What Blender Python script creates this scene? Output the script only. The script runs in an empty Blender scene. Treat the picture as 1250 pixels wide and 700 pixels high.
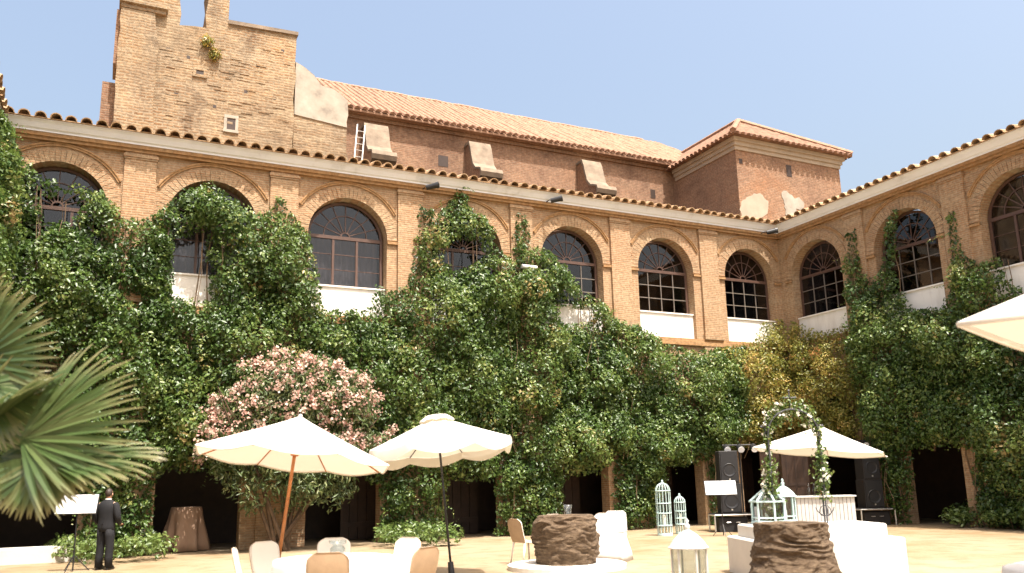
import bpy, bmesh, math, random
import numpy as np
from mathutils import Vector, Matrix, noise as mnoise
random.seed(7); rng = np.random.default_rng(11)
R = math.radians; PI = math.pi
scene = bpy.context.scene
COL = scene.collection

# ------------------------------------------------------------------ camera
CAM = np.array([-24.830, -25.525, 1.67])
YAW, PITCH, ROLL, FPX, PPX, PPY = 0.452367, 0.203111, -0.023258, 1021.66, 625.0, 380.0
_f = np.array([math.sin(YAW)*math.cos(PITCH), math.cos(YAW)*math.cos(PITCH), math.sin(PITCH)])
_r0 = np.array([math.cos(YAW), -math.sin(YAW), 0.0]); _u0 = np.cross(_r0, _f)
_c, _s = math.cos(ROLL), math.sin(ROLL)
_r = _c*_r0+_s*_u0; _u = -_s*_r0+_c*_u0
cam_d = bpy.data.cameras.new('camera'); cam = bpy.data.objects.new('camera', cam_d); COL.objects.link(cam)
cam_d.sensor_width = 36; cam_d.lens = FPX/1250*36; cam_d.shift_y = (PPY-350)/1250
cam_d.clip_start = 0.1; cam_d.clip_end = 3000
cam.matrix_world = Matrix(((_r[0], _u[0], -_f[0], CAM[0]), (_r[1], _u[1], -_f[1], CAM[1]), (_r[2], _u[2], -_f[2], CAM[2]), (0, 0, 0, 1)))
scene.camera = cam
cam_d.dof.use_dof = True; cam_d.dof.focus_distance = 30; cam_d.dof.aperture_fstop = 1.4

# ------------------------------------------------------------------ sky, sun, exposure
SUN_EL, SUN_AZ = R(67), R(172)          # azimuth clockwise from +Y
world = bpy.data.worlds.new('World'); scene.world = world; world.use_nodes = True
wn = world.node_tree.nodes; wl = world.node_tree.links
sky = wn.new('ShaderNodeTexSky'); sky.sky_type = 'NISHITA'; sky.sun_disc = False
sky.sun_elevation = SUN_EL; sky.sun_rotation = SUN_AZ
sky.altitude = 100; sky.air_density = 1.4; sky.dust_density = 10.0; sky.ozone_density = 0.2
wl.new(sky.outputs[0], wn['Background'].inputs[0]); wn['Background'].inputs[1].default_value = 0.126
sd = bpy.data.lights.new('sun', 'SUN'); sd.energy = 3.9; sd.angle = R(0.53); sd.color = (1.0, 0.955, 0.88)
sun = bpy.data.objects.new('sun', sd); COL.objects.link(sun)
to_sun = Vector((math.sin(SUN_AZ)*math.cos(SUN_EL), math.cos(SUN_AZ)*math.cos(SUN_EL), math.sin(SUN_EL)))
sun.rotation_euler = to_sun.to_track_quat('Z', 'Y').to_euler(); sun.location = (0, 0, 60)
scene.view_settings.view_transform = 'Standard'; scene.view_settings.look = 'None'
scene.view_settings.gamma = 1.0; scene.view_settings.use_curve_mapping = False
scene.view_settings.exposure = 1.3

# ------------------------------------------------------------------ pixel -> place
def ray(u, v): return _f + _r*(u-PPX)/FPX - _u*(v-PPY)/FPX
def onY(u, v, y): d = ray(u, v); return CAM+d*(y-CAM[1])/d[1]
def onX(u, v, x): d = ray(u, v); return CAM+d*(x-CAM[0])/d[0]
def onZ(u, v, z=0.): d = ray(u, v); return CAM+d*(z-CAM[2])/d[2]
def atD(u, v, dep): return CAM+ray(u, v)*dep
def ground_at(u, dep, v=600):
    p = atD(u, v, dep); return Vector((p[0], p[1], 0))

# ------------------------------------------------------------------ mesh helpers
class MB:
    def __init__(s): s.v = []; s.f = []
    def add(s, vs, fs):
        n = len(s.v); s.v += [tuple(map(float, q)) for q in vs]; s.f += [tuple(i+n for i in f) for f in fs]; return s
    def box(s, x0, x1, y0, y1, z0, z1):
        return s.add([(x0,y0,z0),(x1,y0,z0),(x1,y1,z0),(x0,y1,z0),(x0,y0,z1),(x1,y0,z1),(x1,y1,z1),(x0,y1,z1)],
                     [(0,3,2,1),(4,5,6,7),(0,1,5,4),(1,2,6,5),(2,3,7,6),(3,0,4,7)])
    def prism(s, poly, a, b, mp):       # poly 2D points; mp(p,q,t) -> 3D ; t from a to b
        n = len(poly)
        vs = [mp(p, q, a) for p, q in poly]+[mp(p, q, b) for p, q in poly]
        fs = [tuple(range(n)), tuple(reversed(range(n, 2*n)))]
        fs += [(i, i+n, (i+1) % n+n, (i+1) % n) for i in range(n)]
        return s.add(vs, fs)
    def tube(s, pts, rad, n=8, cap=True):
        pts = [Vector(p) for p in pts]; m = len(pts)
        if not hasattr(rad, '__len__'): rad = [rad]*m
        vs = []; fs = []
        t0 = (pts[1]-pts[0]).normalized()
        a = t0.orthogonal().normalized()
        for i, p in enumerate(pts):
            t = (pts[min(i+1, m-1)]-pts[max(i-1, 0)]).normalized()
            a = (a-t*a.dot(t)); a = a.normalized() if a.length > 1e-6 else t.orthogonal().normalized()
            b = t.cross(a)
            for k in range(n):
                w = 2*PI*k/n; vs.append(p+(a*math.cos(w)+b*math.sin(w))*rad[i])
        for i in range(m-1):
            for k in range(n): fs.append((i*n+k, i*n+(k+1) % n, (i+1)*n+(k+1) % n, (i+1)*n+k))
        if cap: fs += [tuple(reversed(range(n))), tuple(range((m-1)*n, m*n))]
        return s.add(vs, fs)
    def lathe(s, prof, n=16, c=(0, 0), rot=0., cap=True):
        vs = []; fs = []; m = len(prof)
        for r, z in prof:
            for k in range(n):
                w = 2*PI*k/n+rot; vs.append((c[0]+r*math.cos(w), c[1]+r*math.sin(w), z))
        for i in range(m-1):
            for k in range(n): fs.append((i*n+k, i*n+(k+1) % n, (i+1)*n+(k+1) % n, (i+1)*n+k))
        if cap: fs += [tuple(reversed(range(n))), tuple(range((m-1)*n, m*n))]
        return s.add(vs, fs)
    def loft(s, rings, cap=True):
        n = len(rings[0]); vs = [p for r in rings for p in r]; fs = []
        for i in range(len(rings)-1):
            for k in range(n): fs.append((i*n+k, i*n+(k+1) % n, (i+1)*n+(k+1) % n, (i+1)*n+k))
        if cap: fs += [tuple(reversed(range(n))), tuple(range((len(rings)-1)*n, len(rings)*n))]
        return s.add(vs, fs)
    def mesh(s, name):
        me = bpy.data.meshes.new(name); me.from_pydata(s.v, [], s.f); me.update(); return me

def props(o, label=None, cat=None, group=None, kind=None):
    for k, v in (('label', label), ('category', cat), ('group', group), ('kind', kind)):
        if v: o[k] = v
    return o
def thing(name, label, cat, loc=(0, 0, 0), rot=(0, 0, 0), group=None):
    o = bpy.data.objects.new(name, None); COL.objects.link(o)
    o.empty_display_size = 0.2; o.location = loc; o.rotation_euler = rot
    return props(o, label, cat, group)
def part(name, mb, mat, parent=None, kind=None, smooth=False, off=None, label=None):
    me = mb if isinstance(mb, bpy.types.Mesh) else mb.mesh(name)
    if mat is not None and not me.materials: me.materials.append(mat)
    if smooth:
        me.polygons.foreach_set('use_smooth', np.ones(len(me.polygons), dtype=bool))
    o = bpy.data.objects.new(name, me); COL.objects.link(o)
    if parent is not None: o.parent = parent
    if off is not None: o.location = off
    return props(o, label, kind=kind)
def copy_tree(o, parent=None):
    c = o.copy(); COL.objects.link(c); c.parent = parent
    for ch in list(o.children):
        if ch is not c: copy_tree(ch, c)
    return c
def smooth_by_angle(o, deg=40):
    me = o.data
    me.polygons.foreach_set('use_smooth', np.ones(len(me.polygons), dtype=bool))
    me.set_sharp_from_angle(angle=R(deg))
    return o

# ------------------------------------------------------------------ materials
def nt(name):
    m = bpy.data.materials.new(name); m.use_nodes = True
    return m, m.node_tree.nodes, m.node_tree.links, m.node_tree.nodes['Principled BSDF']
def ramp(n, stops):
    r = n.new('ShaderNodeValToRGB'); e = r.color_ramp.elements
    while len(e) < len(stops): e.new(0.5)
    for i, (p, c) in enumerate(stops): e[i].position = p; e[i].color = (*c, 1)
    return r
def tex(n, l, kind, scale, vec=None, **kw):
    t = n.new('ShaderNodeTex'+kind); t.inputs['Scale'].default_value = scale
    for k, v in kw.items(): t.inputs[k].default_value = v
    if vec is not None: l.new(vec, t.inputs['Vector'])
    return t
def mix(n, l, fac, a, b, mode='MIX'):
    m = n.new('ShaderNodeMix'); m.data_type = 'RGBA'; m.blend_type = mode
    if isinstance(fac, (int, float)): m.inputs[0].default_value = fac
    else: l.new(fac, m.inputs[0])
    for i, x in ((6, a), (7, b)):
        if isinstance(x, tuple): m.inputs[i].default_value = (*x, 1)
        else: l.new(x, m.inputs[i])
    return m.outputs[2]
def bump(n, l, b, h, strength=0.3, dist=0.02):
    k = n.new('ShaderNodeBump'); k.inputs['Strength'].default_value = strength; k.inputs['Distance'].default_value = dist
    l.new(h, k.inputs['Height']); l.new(k.outputs[0], b.inputs['Normal']); return k
def simple(name, col, rough=0.6, var=0.15, scale=6, metal=0., bmp=0.1, bscale=40, stops=None):
    m, n, l, b = nt(name); tc = n.new('ShaderNodeTexCoord').outputs['Object']
    t = tex(n, l, 'Noise', scale, tc, Detail=6., Roughness=0.6)
    lo = tuple(c*(1-var) for c in col); hi = tuple(min(1, c*(1+var)) for c in col)
    r = ramp(n, stops or [(0.3, lo), (0.7, hi)]); l.new(t.outputs['Fac'], r.inputs[0]); l.new(r.outputs[0], b.inputs['Base Color'])
    b.inputs['Roughness'].default_value = rough; b.inputs['Metallic'].default_value = metal
    if bmp:
        t2 = tex(n, l, 'Noise', bscale, tc, Detail=4.); bump(n, l, b, t2.outputs['Fac'], bmp, 0.01)
    return m
def brick(name, c1, c2, mort, stain, bw=0.29, rh=0.072, ms=0.014, stain_amt=0.6, wear=(0.36, 0.28, 0.21), wear_amt=0.5, rough_edge=0.02, blotch=0.0):
    m, n, l, b = nt(name); tc = n.new('ShaderNodeTexCoord').outputs['Object']
    sep = n.new('ShaderNodeSeparateXYZ'); l.new(tc, sep.inputs[0])
    ad = n.new('ShaderNodeMath'); l.new(sep.outputs[0], ad.inputs[0]); l.new(sep.outputs[1], ad.inputs[1])
    cb = n.new('ShaderNodeCombineXYZ'); l.new(ad.outputs[0], cb.inputs[0]); l.new(sep.outputs[2], cb.inputs[1])
    wob = tex(n, l, 'Noise', 2.2, tc, Detail=4.)
    va = n.new('ShaderNodeVectorMath'); va.operation = 'MULTIPLY_ADD'
    l.new(wob.outputs['Color'], va.inputs[0]); va.inputs[1].default_value = (rough_edge*2,)*3; l.new(cb.outputs[0], va.inputs[2])
    bt = n.new('ShaderNodeTexBrick'); l.new(va.outputs[0], bt.inputs['Vector'])
    bt.inputs['Scale'].default_value = 1; bt.inputs['Brick Width'].default_value = bw; bt.inputs['Row Height'].default_value = rh
    bt.inputs['Mortar Size'].default_value = ms; bt.inputs['Mortar Smooth'].default_value = 0.3; bt.inputs['Bias'].default_value = -0.1
    bt.inputs['Color1'].default_value = (*c1, 1); bt.inputs['Color2'].default_value = (*c2, 1); bt.inputs['Mortar'].default_value = (*mort, 1)
    n1 = tex(n, l, 'Noise', 0.55, tc, Detail=8., Roughness=0.65); r1 = ramp(n, [(0.38, (0, 0, 0)), (0.68, (1, 1, 1))]); l.new(n1.outputs['Fac'], r1.inputs[0])
    mp = n.new('ShaderNodeMapping'); mp.inputs['Scale'].default_value = (0.5, 0.5, 3.2); l.new(tc, mp.inputs[0])
    n2 = tex(n, l, 'Noise', 1.3, mp.outputs[0], Detail=9., Roughness=0.7); r2 = ramp(n, [(0.45, (0, 0, 0)), (0.72, (1, 1, 1))]); l.new(n2.outputs['Fac'], r2.inputs[0])
    def scaled(o, k):
        q = n.new('ShaderNodeMath'); q.operation = 'MULTIPLY'; l.new(o, q.inputs[0]); q.inputs[1].default_value = k; return q.outputs[0]
    c = mix(n, l, scaled(r1.outputs[0], stain_amt), bt.outputs['Color'], stain)
    c = mix(n, l, scaled(r2.outputs[0], wear_amt), c, wear)
    n3 = tex(n, l, 'Noise', 9, tc, Detail=6.); r3 = ramp(n, [(0.3, (0.72,)*3), (0.7, (1.18,)*3)]); l.new(n3.outputs['Fac'], r3.inputs[0])
    c = mix(n, l, 1.0, c, r3.outputs[0], 'MULTIPLY')
    if blotch:
        n5 = tex(n, l, 'Noise', 0.42, tc, Detail=10., Roughness=0.72, Distortion=0.6); r5 = ramp(n, [(0.34, (0.52, 0.47, 0.44)), (0.46, (0.95, 0.92, 0.88)), (0.56, (1.08, 1.03, 0.95)), (0.68, (1.12, 0.92, 0.72))]); l.new(n5.outputs['Fac'], r5.inputs[0])
        c = mix(n, l, blotch, c, r5.outputs[0], 'MULTIPLY')
    l.new(c, b.inputs['Base Color']); b.inputs['Roughness'].default_value = 0.9
    b.inputs['Specular IOR Level'].default_value = 0.2
    hm = n.new('ShaderNodeMath'); hm.operation = 'MULTIPLY_ADD'; l.new(bt.outputs['Fac'], hm.inputs[0]); hm.inputs[1].default_value = -1.0; l.new(n3.outputs['Fac'], hm.inputs[2])
    bump(n, l, b, hm.outputs[0], 0.55, 0.02)
    return m
def leafmat(name, stops, rough=0.40, trans=0.28):
    m, n, l, b = nt(name)
    a = n.new('ShaderNodeAttribute'); a.attribute_name = 'rnd'
    r = ramp(n, stops); l.new(a.outputs['Fac'], r.inputs[0]); l.new(r.outputs[0], b.inputs['Base Color'])
    b.inputs['Roughness'].default_value = rough; b.inputs['Specular IOR Level'].default_value = 0.5
    tr = n.new('ShaderNodeBsdfTranslucent'); hs = n.new('ShaderNodeHueSaturation'); hs.inputs['Value'].default_value = 1.5; hs.inputs['Hue'].default_value = 0.49
    l.new(r.outputs[0], hs.inputs['Color']); l.new(hs.outputs[0], tr.inputs[0])
    mx = n.new('ShaderNodeMixShader'); mx.inputs[0].default_value = trans
    l.new(b.outputs[0], mx.inputs[1]); l.new(tr.outputs[0], mx.inputs[2]); l.new(mx.outputs[0], n['Material Output'].inputs[0])
    return m
def cloth(name, col, trans=0.3, rough=0.8):
    m = simple(name, col, rough, 0.04, 3, bmp=0.15, bscale=12); n = m.node_tree.nodes; l = m.node_tree.links
    if trans:
        tr = n.new('ShaderNodeBsdfTranslucent'); tr.inputs[0].default_value = (col[0], col[1]*0.92, col[2]*0.78, 1)
        mx = n.new('ShaderNodeMixShader'); mx.inputs[0].default_value = trans
        l.new(n['Principled BSDF'].outputs[0], mx.inputs[1]); l.new(tr.outputs[0], mx.inputs[2]); l.new(mx.outputs[0], n['Material Output'].inputs[0])
    return m
def glassmat(name, tint=(0.8, 0.8, 0.8), refl=1.45, rough=0.03):
    m, n, l, b = nt(name); n.remove(b)
    tr = n.new('ShaderNodeBsdfTransparent'); tr.inputs[0].default_value = (*tint, 1)
    gl = n.new('ShaderNodeBsdfGlossy'); gl.inputs['Roughness'].default_value = rough
    lw = n.new('ShaderNodeLayerWeight'); lw.inputs[0].default_value = 0.5
    pw = n.new('ShaderNodeMath'); pw.operation = 'POWER'; l.new(lw.outputs['Facing'], pw.inputs[0]); pw.inputs[1].default_value = 4.0
    fr = n.new('ShaderNodeMath'); fr.operation = 'MULTIPLY_ADD'; l.new(pw.outputs[0], fr.inputs[0]); fr.inputs[1].default_value = 0.75 if refl < 1.48 else 0.5; fr.inputs[2].default_value = 0.05
    tc = n.new('ShaderNodeTexCoord').outputs['Object']; t = tex(n, l, 'Noise', 1.2, tc); bp = n.new('ShaderNodeBump'); bp.inputs['Strength'].default_value = 0.08
    l.new(t.outputs['Fac'], bp.inputs['Height']); l.new(bp.outputs[0], gl.inputs['Normal'])
    mx = n.new('ShaderNodeMixShader'); l.new(fr.outputs[0], mx.inputs[0]); l.new(tr.outputs[0], mx.inputs[1]); l.new(gl.outputs[0], mx.inputs[2])
    l.new(mx.outputs[0], n['Material Output'].inputs[0]); return m

M = {}
M['brick'] = brick('brick_cloister', (0.321, 0.167, 0.084), (0.368, 0.217, 0.119), (0.374, 0.279, 0.179), (0.398, 0.293, 0.179), stain_amt=0.5, wear=(0.411, 0.322, 0.216), wear_amt=0.45)
M['brick_orange'] = brick('brick_moulding', (0.346, 0.186, 0.080), (0.371, 0.212, 0.096), (0.346, 0.228, 0.125), (0.371, 0.242, 0.133), rh=0.1, ms=0.008, stain_amt=0.4, wear_amt=0.12)
M['brick_tower'] = brick('brick_tower', (0.233, 0.134, 0.069), (0.310, 0.217, 0.133), (0.300, 0.242, 0.173), (0.186, 0.139, 0.094), bw=0.36, rh=0.11, ms=0.03, stain_amt=0.95, wear=(0.330, 0.272, 0.198), wear_amt=1.0, rough_edge=0.09, blotch=1.0)
M['brick_church'] = brick('brick_church', (0.245, 0.127, 0.076), (0.296, 0.174, 0.109), (0.279, 0.200, 0.146), (0.200, 0.116, 0.079), bw=0.3, rh=0.085, ms=0.018, stain_amt=0.6, wear=(0.324, 0.223, 0.152), wear_amt=0.4, rough_edge=0.04, blotch=0.7)
def streaky(name, base, dirt):
    m, n, l, b = nt(name); tc = n.new('ShaderNodeTexCoord').outputs['Object']; mp = n.new('ShaderNodeMapping'); mp.inputs['Scale'].default_value = (2.3, 2.3, .45); l.new(tc, mp.inputs[0])
    t = tex(n, l, 'Noise', 1.0, mp.outputs[0], Detail=6., Roughness=.7); r = ramp(n, [(.48, base), (.62, tuple(.55*x+.45*y for x, y in zip(base, dirt))), (.8, dirt)]); l.new(t.outputs['Fac'], r.inputs[0])
    l.new(r.outputs[0], b.inputs['Base Color']); b.inputs['Roughness'].default_value = .9; t2 = tex(n, l, 'Noise', 22, tc, Detail=4.); bump(n, l, b, t2.outputs['Fac'], .25, .01); return m
M['plaster_white'] = streaky('plaster_white', (0.76, 0.735, 0.69), (0.58, 0.54, 0.48))
M['fascia'] = simple('plaster_fascia', (0.704, 0.691, 0.672), 0.9, 0.12, 1.6, bmp=0.2, bscale=20, stops=[(0.25, (0.586, 0.579, 0.571)), (0.42, (0.761, 0.762, 0.784)), (0.8, (0.820, 0.834, 0.874))])
M['plaster_old'] = simple('plaster_old', (0.432, 0.385, 0.320), 0.95, 0.2, 1.3, bmp=0.5, bscale=9, stops=[(0.3, (0.173, 0.147, 0.122)), (0.45, (0.302, 0.266, 0.218)), (0.7, (0.403, 0.357, 0.299))])
M['coping'] = simple('weathered_coping', (0.208, 0.160, 0.116), 0.95, 0.3, 2.5, bmp=0.5, bscale=12)
M['cream'] = simple('plaster_cream', (0.372, 0.300, 0.227), 0.95, 0.12, 1.8, bmp=0.3, bscale=15)
def tilemat(name, stops):
    m, n, l, b = nt(name); tc = n.new('ShaderNodeTexCoord').outputs['Object']; oi = n.new('ShaderNodeObjectInfo')
    t = tex(n, l, 'Noise', 2.6, tc, Detail=8., Roughness=0.75)
    ad = n.new('ShaderNodeMath'); ad.operation = 'MULTIPLY_ADD'; l.new(oi.outputs['Random'], ad.inputs[0]); ad.inputs[1].default_value = 0.3; l.new(t.outputs['Fac'], ad.inputs[2])
    sb = n.new('ShaderNodeMath'); sb.operation = 'SUBTRACT'; l.new(ad.outputs[0], sb.inputs[0]); sb.inputs[1].default_value = 0.15
    r = ramp(n, stops); l.new(sb.outputs[0], r.inputs[0]); l.new(r.outputs[0], b.inputs['Base Color']); b.inputs['Roughness'].default_value = 0.9
    t2 = tex(n, l, 'Noise', 30, tc, Detail=4.); bump(n, l, b, t2.outputs['Fac'], 0.3, 0.01); return m
M['tile'] = tilemat('roof_tile', [(0.25, (0.223, 0.132, 0.066)), (0.45, (0.347, 0.216, 0.112)), (0.6, (0.409, 0.276, 0.165)), (0.8, (0.446, 0.336, 0.238))])
M['tile_church'] = tilemat('roof_tile_church', [(0.28, (0.123, 0.063, 0.038)), (0.42, (0.223, 0.118, 0.071)), (0.55, (0.279, 0.159, 0.098)), (0.75, (0.324, 0.202, 0.136))])
M['shade_dark_wood'] = simple('shade_dark_wood', (0.035, 0.018, 0.011), 0.6, 0.3, 4, bmp=0.2)  # near-black tone stands in for shade in rooms, arcade and wall holes
M['brown_wood'] = simple('brown_door_wood', (0.043, 0.021, 0.011), 0.6, 0.3, 4, bmp=0.2)
M['frame_wood'] = simple('window_frame_brown', (0.085, 0.045, 0.032), 0.5, 0.2, 8, bmp=0.1)
M['muntin'] = simple('muntin_grey', (0.150, 0.125, 0.104), 0.5, 0.15, 8, bmp=0.0)
M['glass'] = glassmat('window_glass', (0.60, 0.59, 0.60), 1.5)
M['clear'] = glassmat('clear_glass', (0.86, 0.89, 0.89), 1.45)
M['curtain'] = cloth('curtain_grey', (0.518, 0.511, 0.533), 0.35)
M['black'] = simple('black_metal', (0.013, 0.013, 0.015), 0.45, 0.2, 10, bmp=0.05)
M['speaker'] = simple('speaker_black', (0.011, 0.009, 0.009), 0.7, 0.3, 20, bmp=0.3, bscale=150)
M['steel'] = simple('steel_tube', (0.62, 0.60, 0.57), 0.35, 0.1, 10, metal=0.8, bmp=0.0)
M['iron'] = simple('wrought_iron', (0.05, 0.05, 0.055), 0.5, 0.3, 14, bmp=0.2)
M['canvas'] = cloth('canvas_white', (0.736, 0.704, 0.635), 0.25)
M['linen'] = cloth('linen_white', (0.650, 0.626, 0.589), 0.12)
M['brown_linen'] = cloth('linen_brown', (0.30, 0.19, 0.125), 0.0)
M['chair'] = cloth('chair_shell', (0.76, 0.70, 0.62), 0.0, 0.55)
M['chair_back'] = simple('chair_tan_back', (0.416, 0.288, 0.180), 0.6, 0.12, 5, bmp=0.15)
M['pole_wood'] = simple('varnished_wood', (0.42, 0.155, 0.045), 0.4, 0.25, 5, bmp=0.1)
M['white_paint'] = simple('white_paint', (0.512, 0.505, 0.485), 0.45, 0.06, 5, bmp=0.08)
M['turquoise'] = simple('pale_turquoise_paint', (0.47, 0.60, 0.585), 0.5, 0.12, 7, bmp=0.1)
M['candle'] = simple('candle_wax', (0.82, 0.78, 0.68), 0.6, 0.05, 6, bmp=0.0)
M['whitewash'] = simple('whitewash', (0.598, 0.563, 0.509), 0.9, 0.06, 2, bmp=0.3, bscale=14)
M['suit'] = simple('suit_wool', (0.004, 0.004, 0.006), 0.85, 0.2, 12, bmp=0.2, bscale=90)
M['skin'] = simple('skin', (0.46, 0.26, 0.17), 0.55, 0.08, 9, bmp=0.05)
M['hair'] = simple('hair_dark', (0.028, 0.016, 0.010), 0.6, 0.3, 30, bmp=0.5, bscale=60)
M['leather'] = simple('shoe_leather', (0.012, 0.010, 0.009), 0.35, 0.2, 12, bmp=0.1)
M['bark'] = simple('bark', (0.096, 0.061, 0.036), 0.95, 0.4, 7, bmp=0.8, bscale=25)
M['stem'] = simple('vine_stem', (0.14, 0.09, 0.05), 0.9, 0.3, 9, bmp=0.5, bscale=30)
M['board'] = simple('board_white', (0.84, 0.84, 0.86), 0.5, 0.02, 3, bmp=0.0)
M['leaf'] = leafmat('vine_leaf', [(0.0, (0.025, 0.057, 0.011)), (0.4, (0.061, 0.112, 0.022)), (0.72, (0.123, 0.181, 0.040)), (0.92, (0.221, 0.247, 0.071)), (1.0, (0.292, 0.219, 0.082))])
M['leaf_dry'] = leafmat('vine_leaf_dry', [(0.0, (0.101, 0.121, 0.024)), (0.4, (0.227, 0.233, 0.047)), (0.75, (0.357, 0.271, 0.067)), (1.0, (0.403, 0.196, 0.067))])
M['leaf_ole'] = leafmat('oleander_leaf', [(0.0, (0.056, 0.090, 0.030)), (0.6, (0.112, 0.156, 0.052)), (1.0, (0.200, 0.210, 0.086))])
M['leaf_ivy'] = leafmat('ground_ivy_leaf', [(0.0, (0.055, 0.095, 0.022)), (0.6, (0.11, 0.165, 0.04)), (1.0, (0.19, 0.235, 0.075))])
M['flower'] = leafmat('oleander_flower', [(0.0, (0.423, 0.227, 0.190)), (0.5, (0.534, 0.350, 0.280)), (1.0, (0.626, 0.515, 0.410))], 0.6, 0.3)
M['flower_white'] = leafmat('white_flower', [(0.0, (0.60, 0.58, 0.47)), (1.0, (0.80, 0.78, 0.70))], 0.6, 0.25)
M['palm'] = leafmat('palm_leaf', [(0, (0.085, 0.15, 0.03)), (1, (0.11, 0.17, 0.035))], 0.36, 0.3)
def palm_nodes():
    n = M['palm'].node_tree.nodes; l = M['palm'].node_tree.links
    oi = n.new('ShaderNodeObjectInfo'); tc = n.new('ShaderNodeTexCoord'); sp = n.new('ShaderNodeSeparateXYZ'); l.new(tc.outputs['Object'], sp.inputs[0])
    ra = ramp(n, [(0.0, (0.045, 0.08, 0.022)), (0.7, (0.075, 0.115, 0.034)), (1.0, (0.13, 0.15, 0.06))]); l.new(oi.outputs['Random'], ra.inputs[0])
    rb = ramp(n, [(0.72, (0, 0, 0)), (0.98, (1, 1, 1))]); l.new(sp.outputs[0], rb.inputs[0])
    c = mix(n, l, rb.outputs[0], ra.outputs[0], (0.20, 0.18, 0.08))
    b = n['Principled BSDF']; l.new(c, b.inputs['Base Color'])
    for q in n:
        if q.type == 'HUE_SAT': l.new(c, q.inputs['Color'])
palm_nodes()
def groundmat():
    m, n, l, b = nt('courtyard_sand'); tc = n.new('ShaderNodeTexCoord').outputs['Object']
    t = tex(n, l, 'Noise', 0.22, tc, Detail=7., Roughness=0.6); r = ramp(n, [(0.35, (0.252, 0.180, 0.103)), (0.5, (0.288, 0.219, 0.139)), (0.68, (0.313, 0.250, 0.177))]); l.new(t.outputs['Fac'], r.inputs[0])
    t2 = tex(n, l, 'Noise', 14, tc, Detail=8., Roughness=0.8); r2 = ramp(n, [(0.3, (0.80,)*3), (0.7, (1.1,)*3)]); l.new(t2.outputs['Fac'], r2.inputs[0])
    t3 = tex(n, l, 'Noise', 1.7, tc, Detail=5.); r3 = ramp(n, [(0.36, (0.84, 0.8, 0.74)), (0.52, (1, 1, 1))]); l.new(t3.outputs['Fac'], r3.inputs[0])
    c = mix(n, l, 1.0, r.outputs[0], r2.outputs[0], 'MULTIPLY'); c = mix(n, l, 1.0, c, r3.outputs[0], 'MULTIPLY')
    l.new(c, b.inputs['Base Color']); b.inputs['Roughness'].default_value = 0.95; b.inputs['Specular IOR Level'].default_value = 0.15
    t4 = tex(n, l, 'Noise', 45, tc, Detail=5.); bump(n, l, b, t4.outputs['Fac'], 0.4, 0.02); return m
M['sand'] = groundmat()
def stonemat():
    m, n, l, b = nt('rough_brown_stone'); tc = n.new('ShaderNodeTexCoord').outputs['Object']
    mp = n.new('ShaderNodeMapping'); mp.inputs['Scale'].default_value = (1, 1, 2.6); l.new(tc, mp.inputs[0])
    t = tex(n, l, 'Noise', 9, mp.outputs[0], Detail=10., Roughness=0.78); r = ramp(n, [(0.3, (0.029, 0.018, 0.009)), (0.46, (0.087, 0.055, 0.031)), (0.6, (0.142, 0.097, 0.058)), (0.75, (0.203, 0.151, 0.096))]); l.new(t.outputs['Fac'], r.inputs[0])
    l.new(r.outputs[0], b.inputs['Base Color']); b.inputs['Roughness'].default_value = 0.95; bump(n, l, b, t.outputs['Fac'], 0.9, 0.04); return m
M['stone'] = stonemat()

# ------------------------------------------------------------------ ground
gm = MB(); N = 40
xs = list(np.linspace(-45, 20, 27)); 
gm.add([(-900, -900, 0), (900, -900, 0), (900, 900, 0), (-900, 900, 0)], [(0, 1, 2, 3)])
part('ground', gm, M['sand'], kind='structure')

# ------------------------------------------------------------------ cloister wings
S = 4.1364; XP0 = -3.740; YR0 = 4.008; XL = -28.38
SILL, SPR, RU, APEX = 7.95, 9.56, 1.29, 10.85
PANB, BANDB, CORB, TILEZ = 6.95, 11.40, 11.60, 11.92
OVER = 0.55
def arch_half(cx, rad, spring, z0, z1, xedge, sgn, n=12):
    pts = [(xedge, z0), (cx+sgn*rad, z0), (cx+sgn*rad, spring)]
    for i in range(1, n+1):
        a = PI/2*i/n; pts.append((cx+sgn*rad*math.cos(a), spring+rad*math.sin(a)))
    pts += [(cx, z1), (xedge, z1)]
    return pts
def arch_wall(mb, mp, bays, rad, spring, z0, z1, d0, d1):
    for (a, b, c) in bays:
        mb.prism(arch_half(c, rad, spring, z0, z1, a, -1 if a < c else 1), d0, d1, lambda u, z, d: mp(u, d, z))
        mb.prism(arch_half(c, rad, spring, z0, z1, b, 1 if b > c else -1), d0, d1, lambda u, z, d: mp(u, d, z))
def mbox(mb, mp, u0, u1, d0, d1, z0, z1):
    t = MB().box(u0, u1, d0, d1, z0, z1); return mb.add([mp(*q) for q in t.v], t.f)
tile_me = None
def tile_mesh():
    mb = MB(); n = 6; L = 0.62; vs = []
    for (y, ro, ri) in ((0, 0.155, 0.128), (L, 0.125, 0.10)):
        for rr in (ro, ri):
            for k in range(n+1):
                a = PI*k/n; vs.append((rr*math.cos(a), y, rr*math.sin(a)*0.95))
    m = n+1; fs = []
    for k in range(n):
        fs.append((k, k+1, 2*m+k+1, 2*m+k)); fs.append((m+k, 3*m+k, 3*m+k+1, m+k+1)); fs.append((k, m+k, m+k+1, k+1)); fs.append((2*m+k, 2*m+k+1, 3*m+k+1, 3*m+k))
    for q in (0, n): fs.append((q, 2*m+q, 3*m+q, m+q))
    mb.add(vs, fs); me = mb.mesh('roof_tile'); me.materials.append(M['tile']); return me
tile_me = tile_mesh()
PITCHR = R(13)
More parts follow.
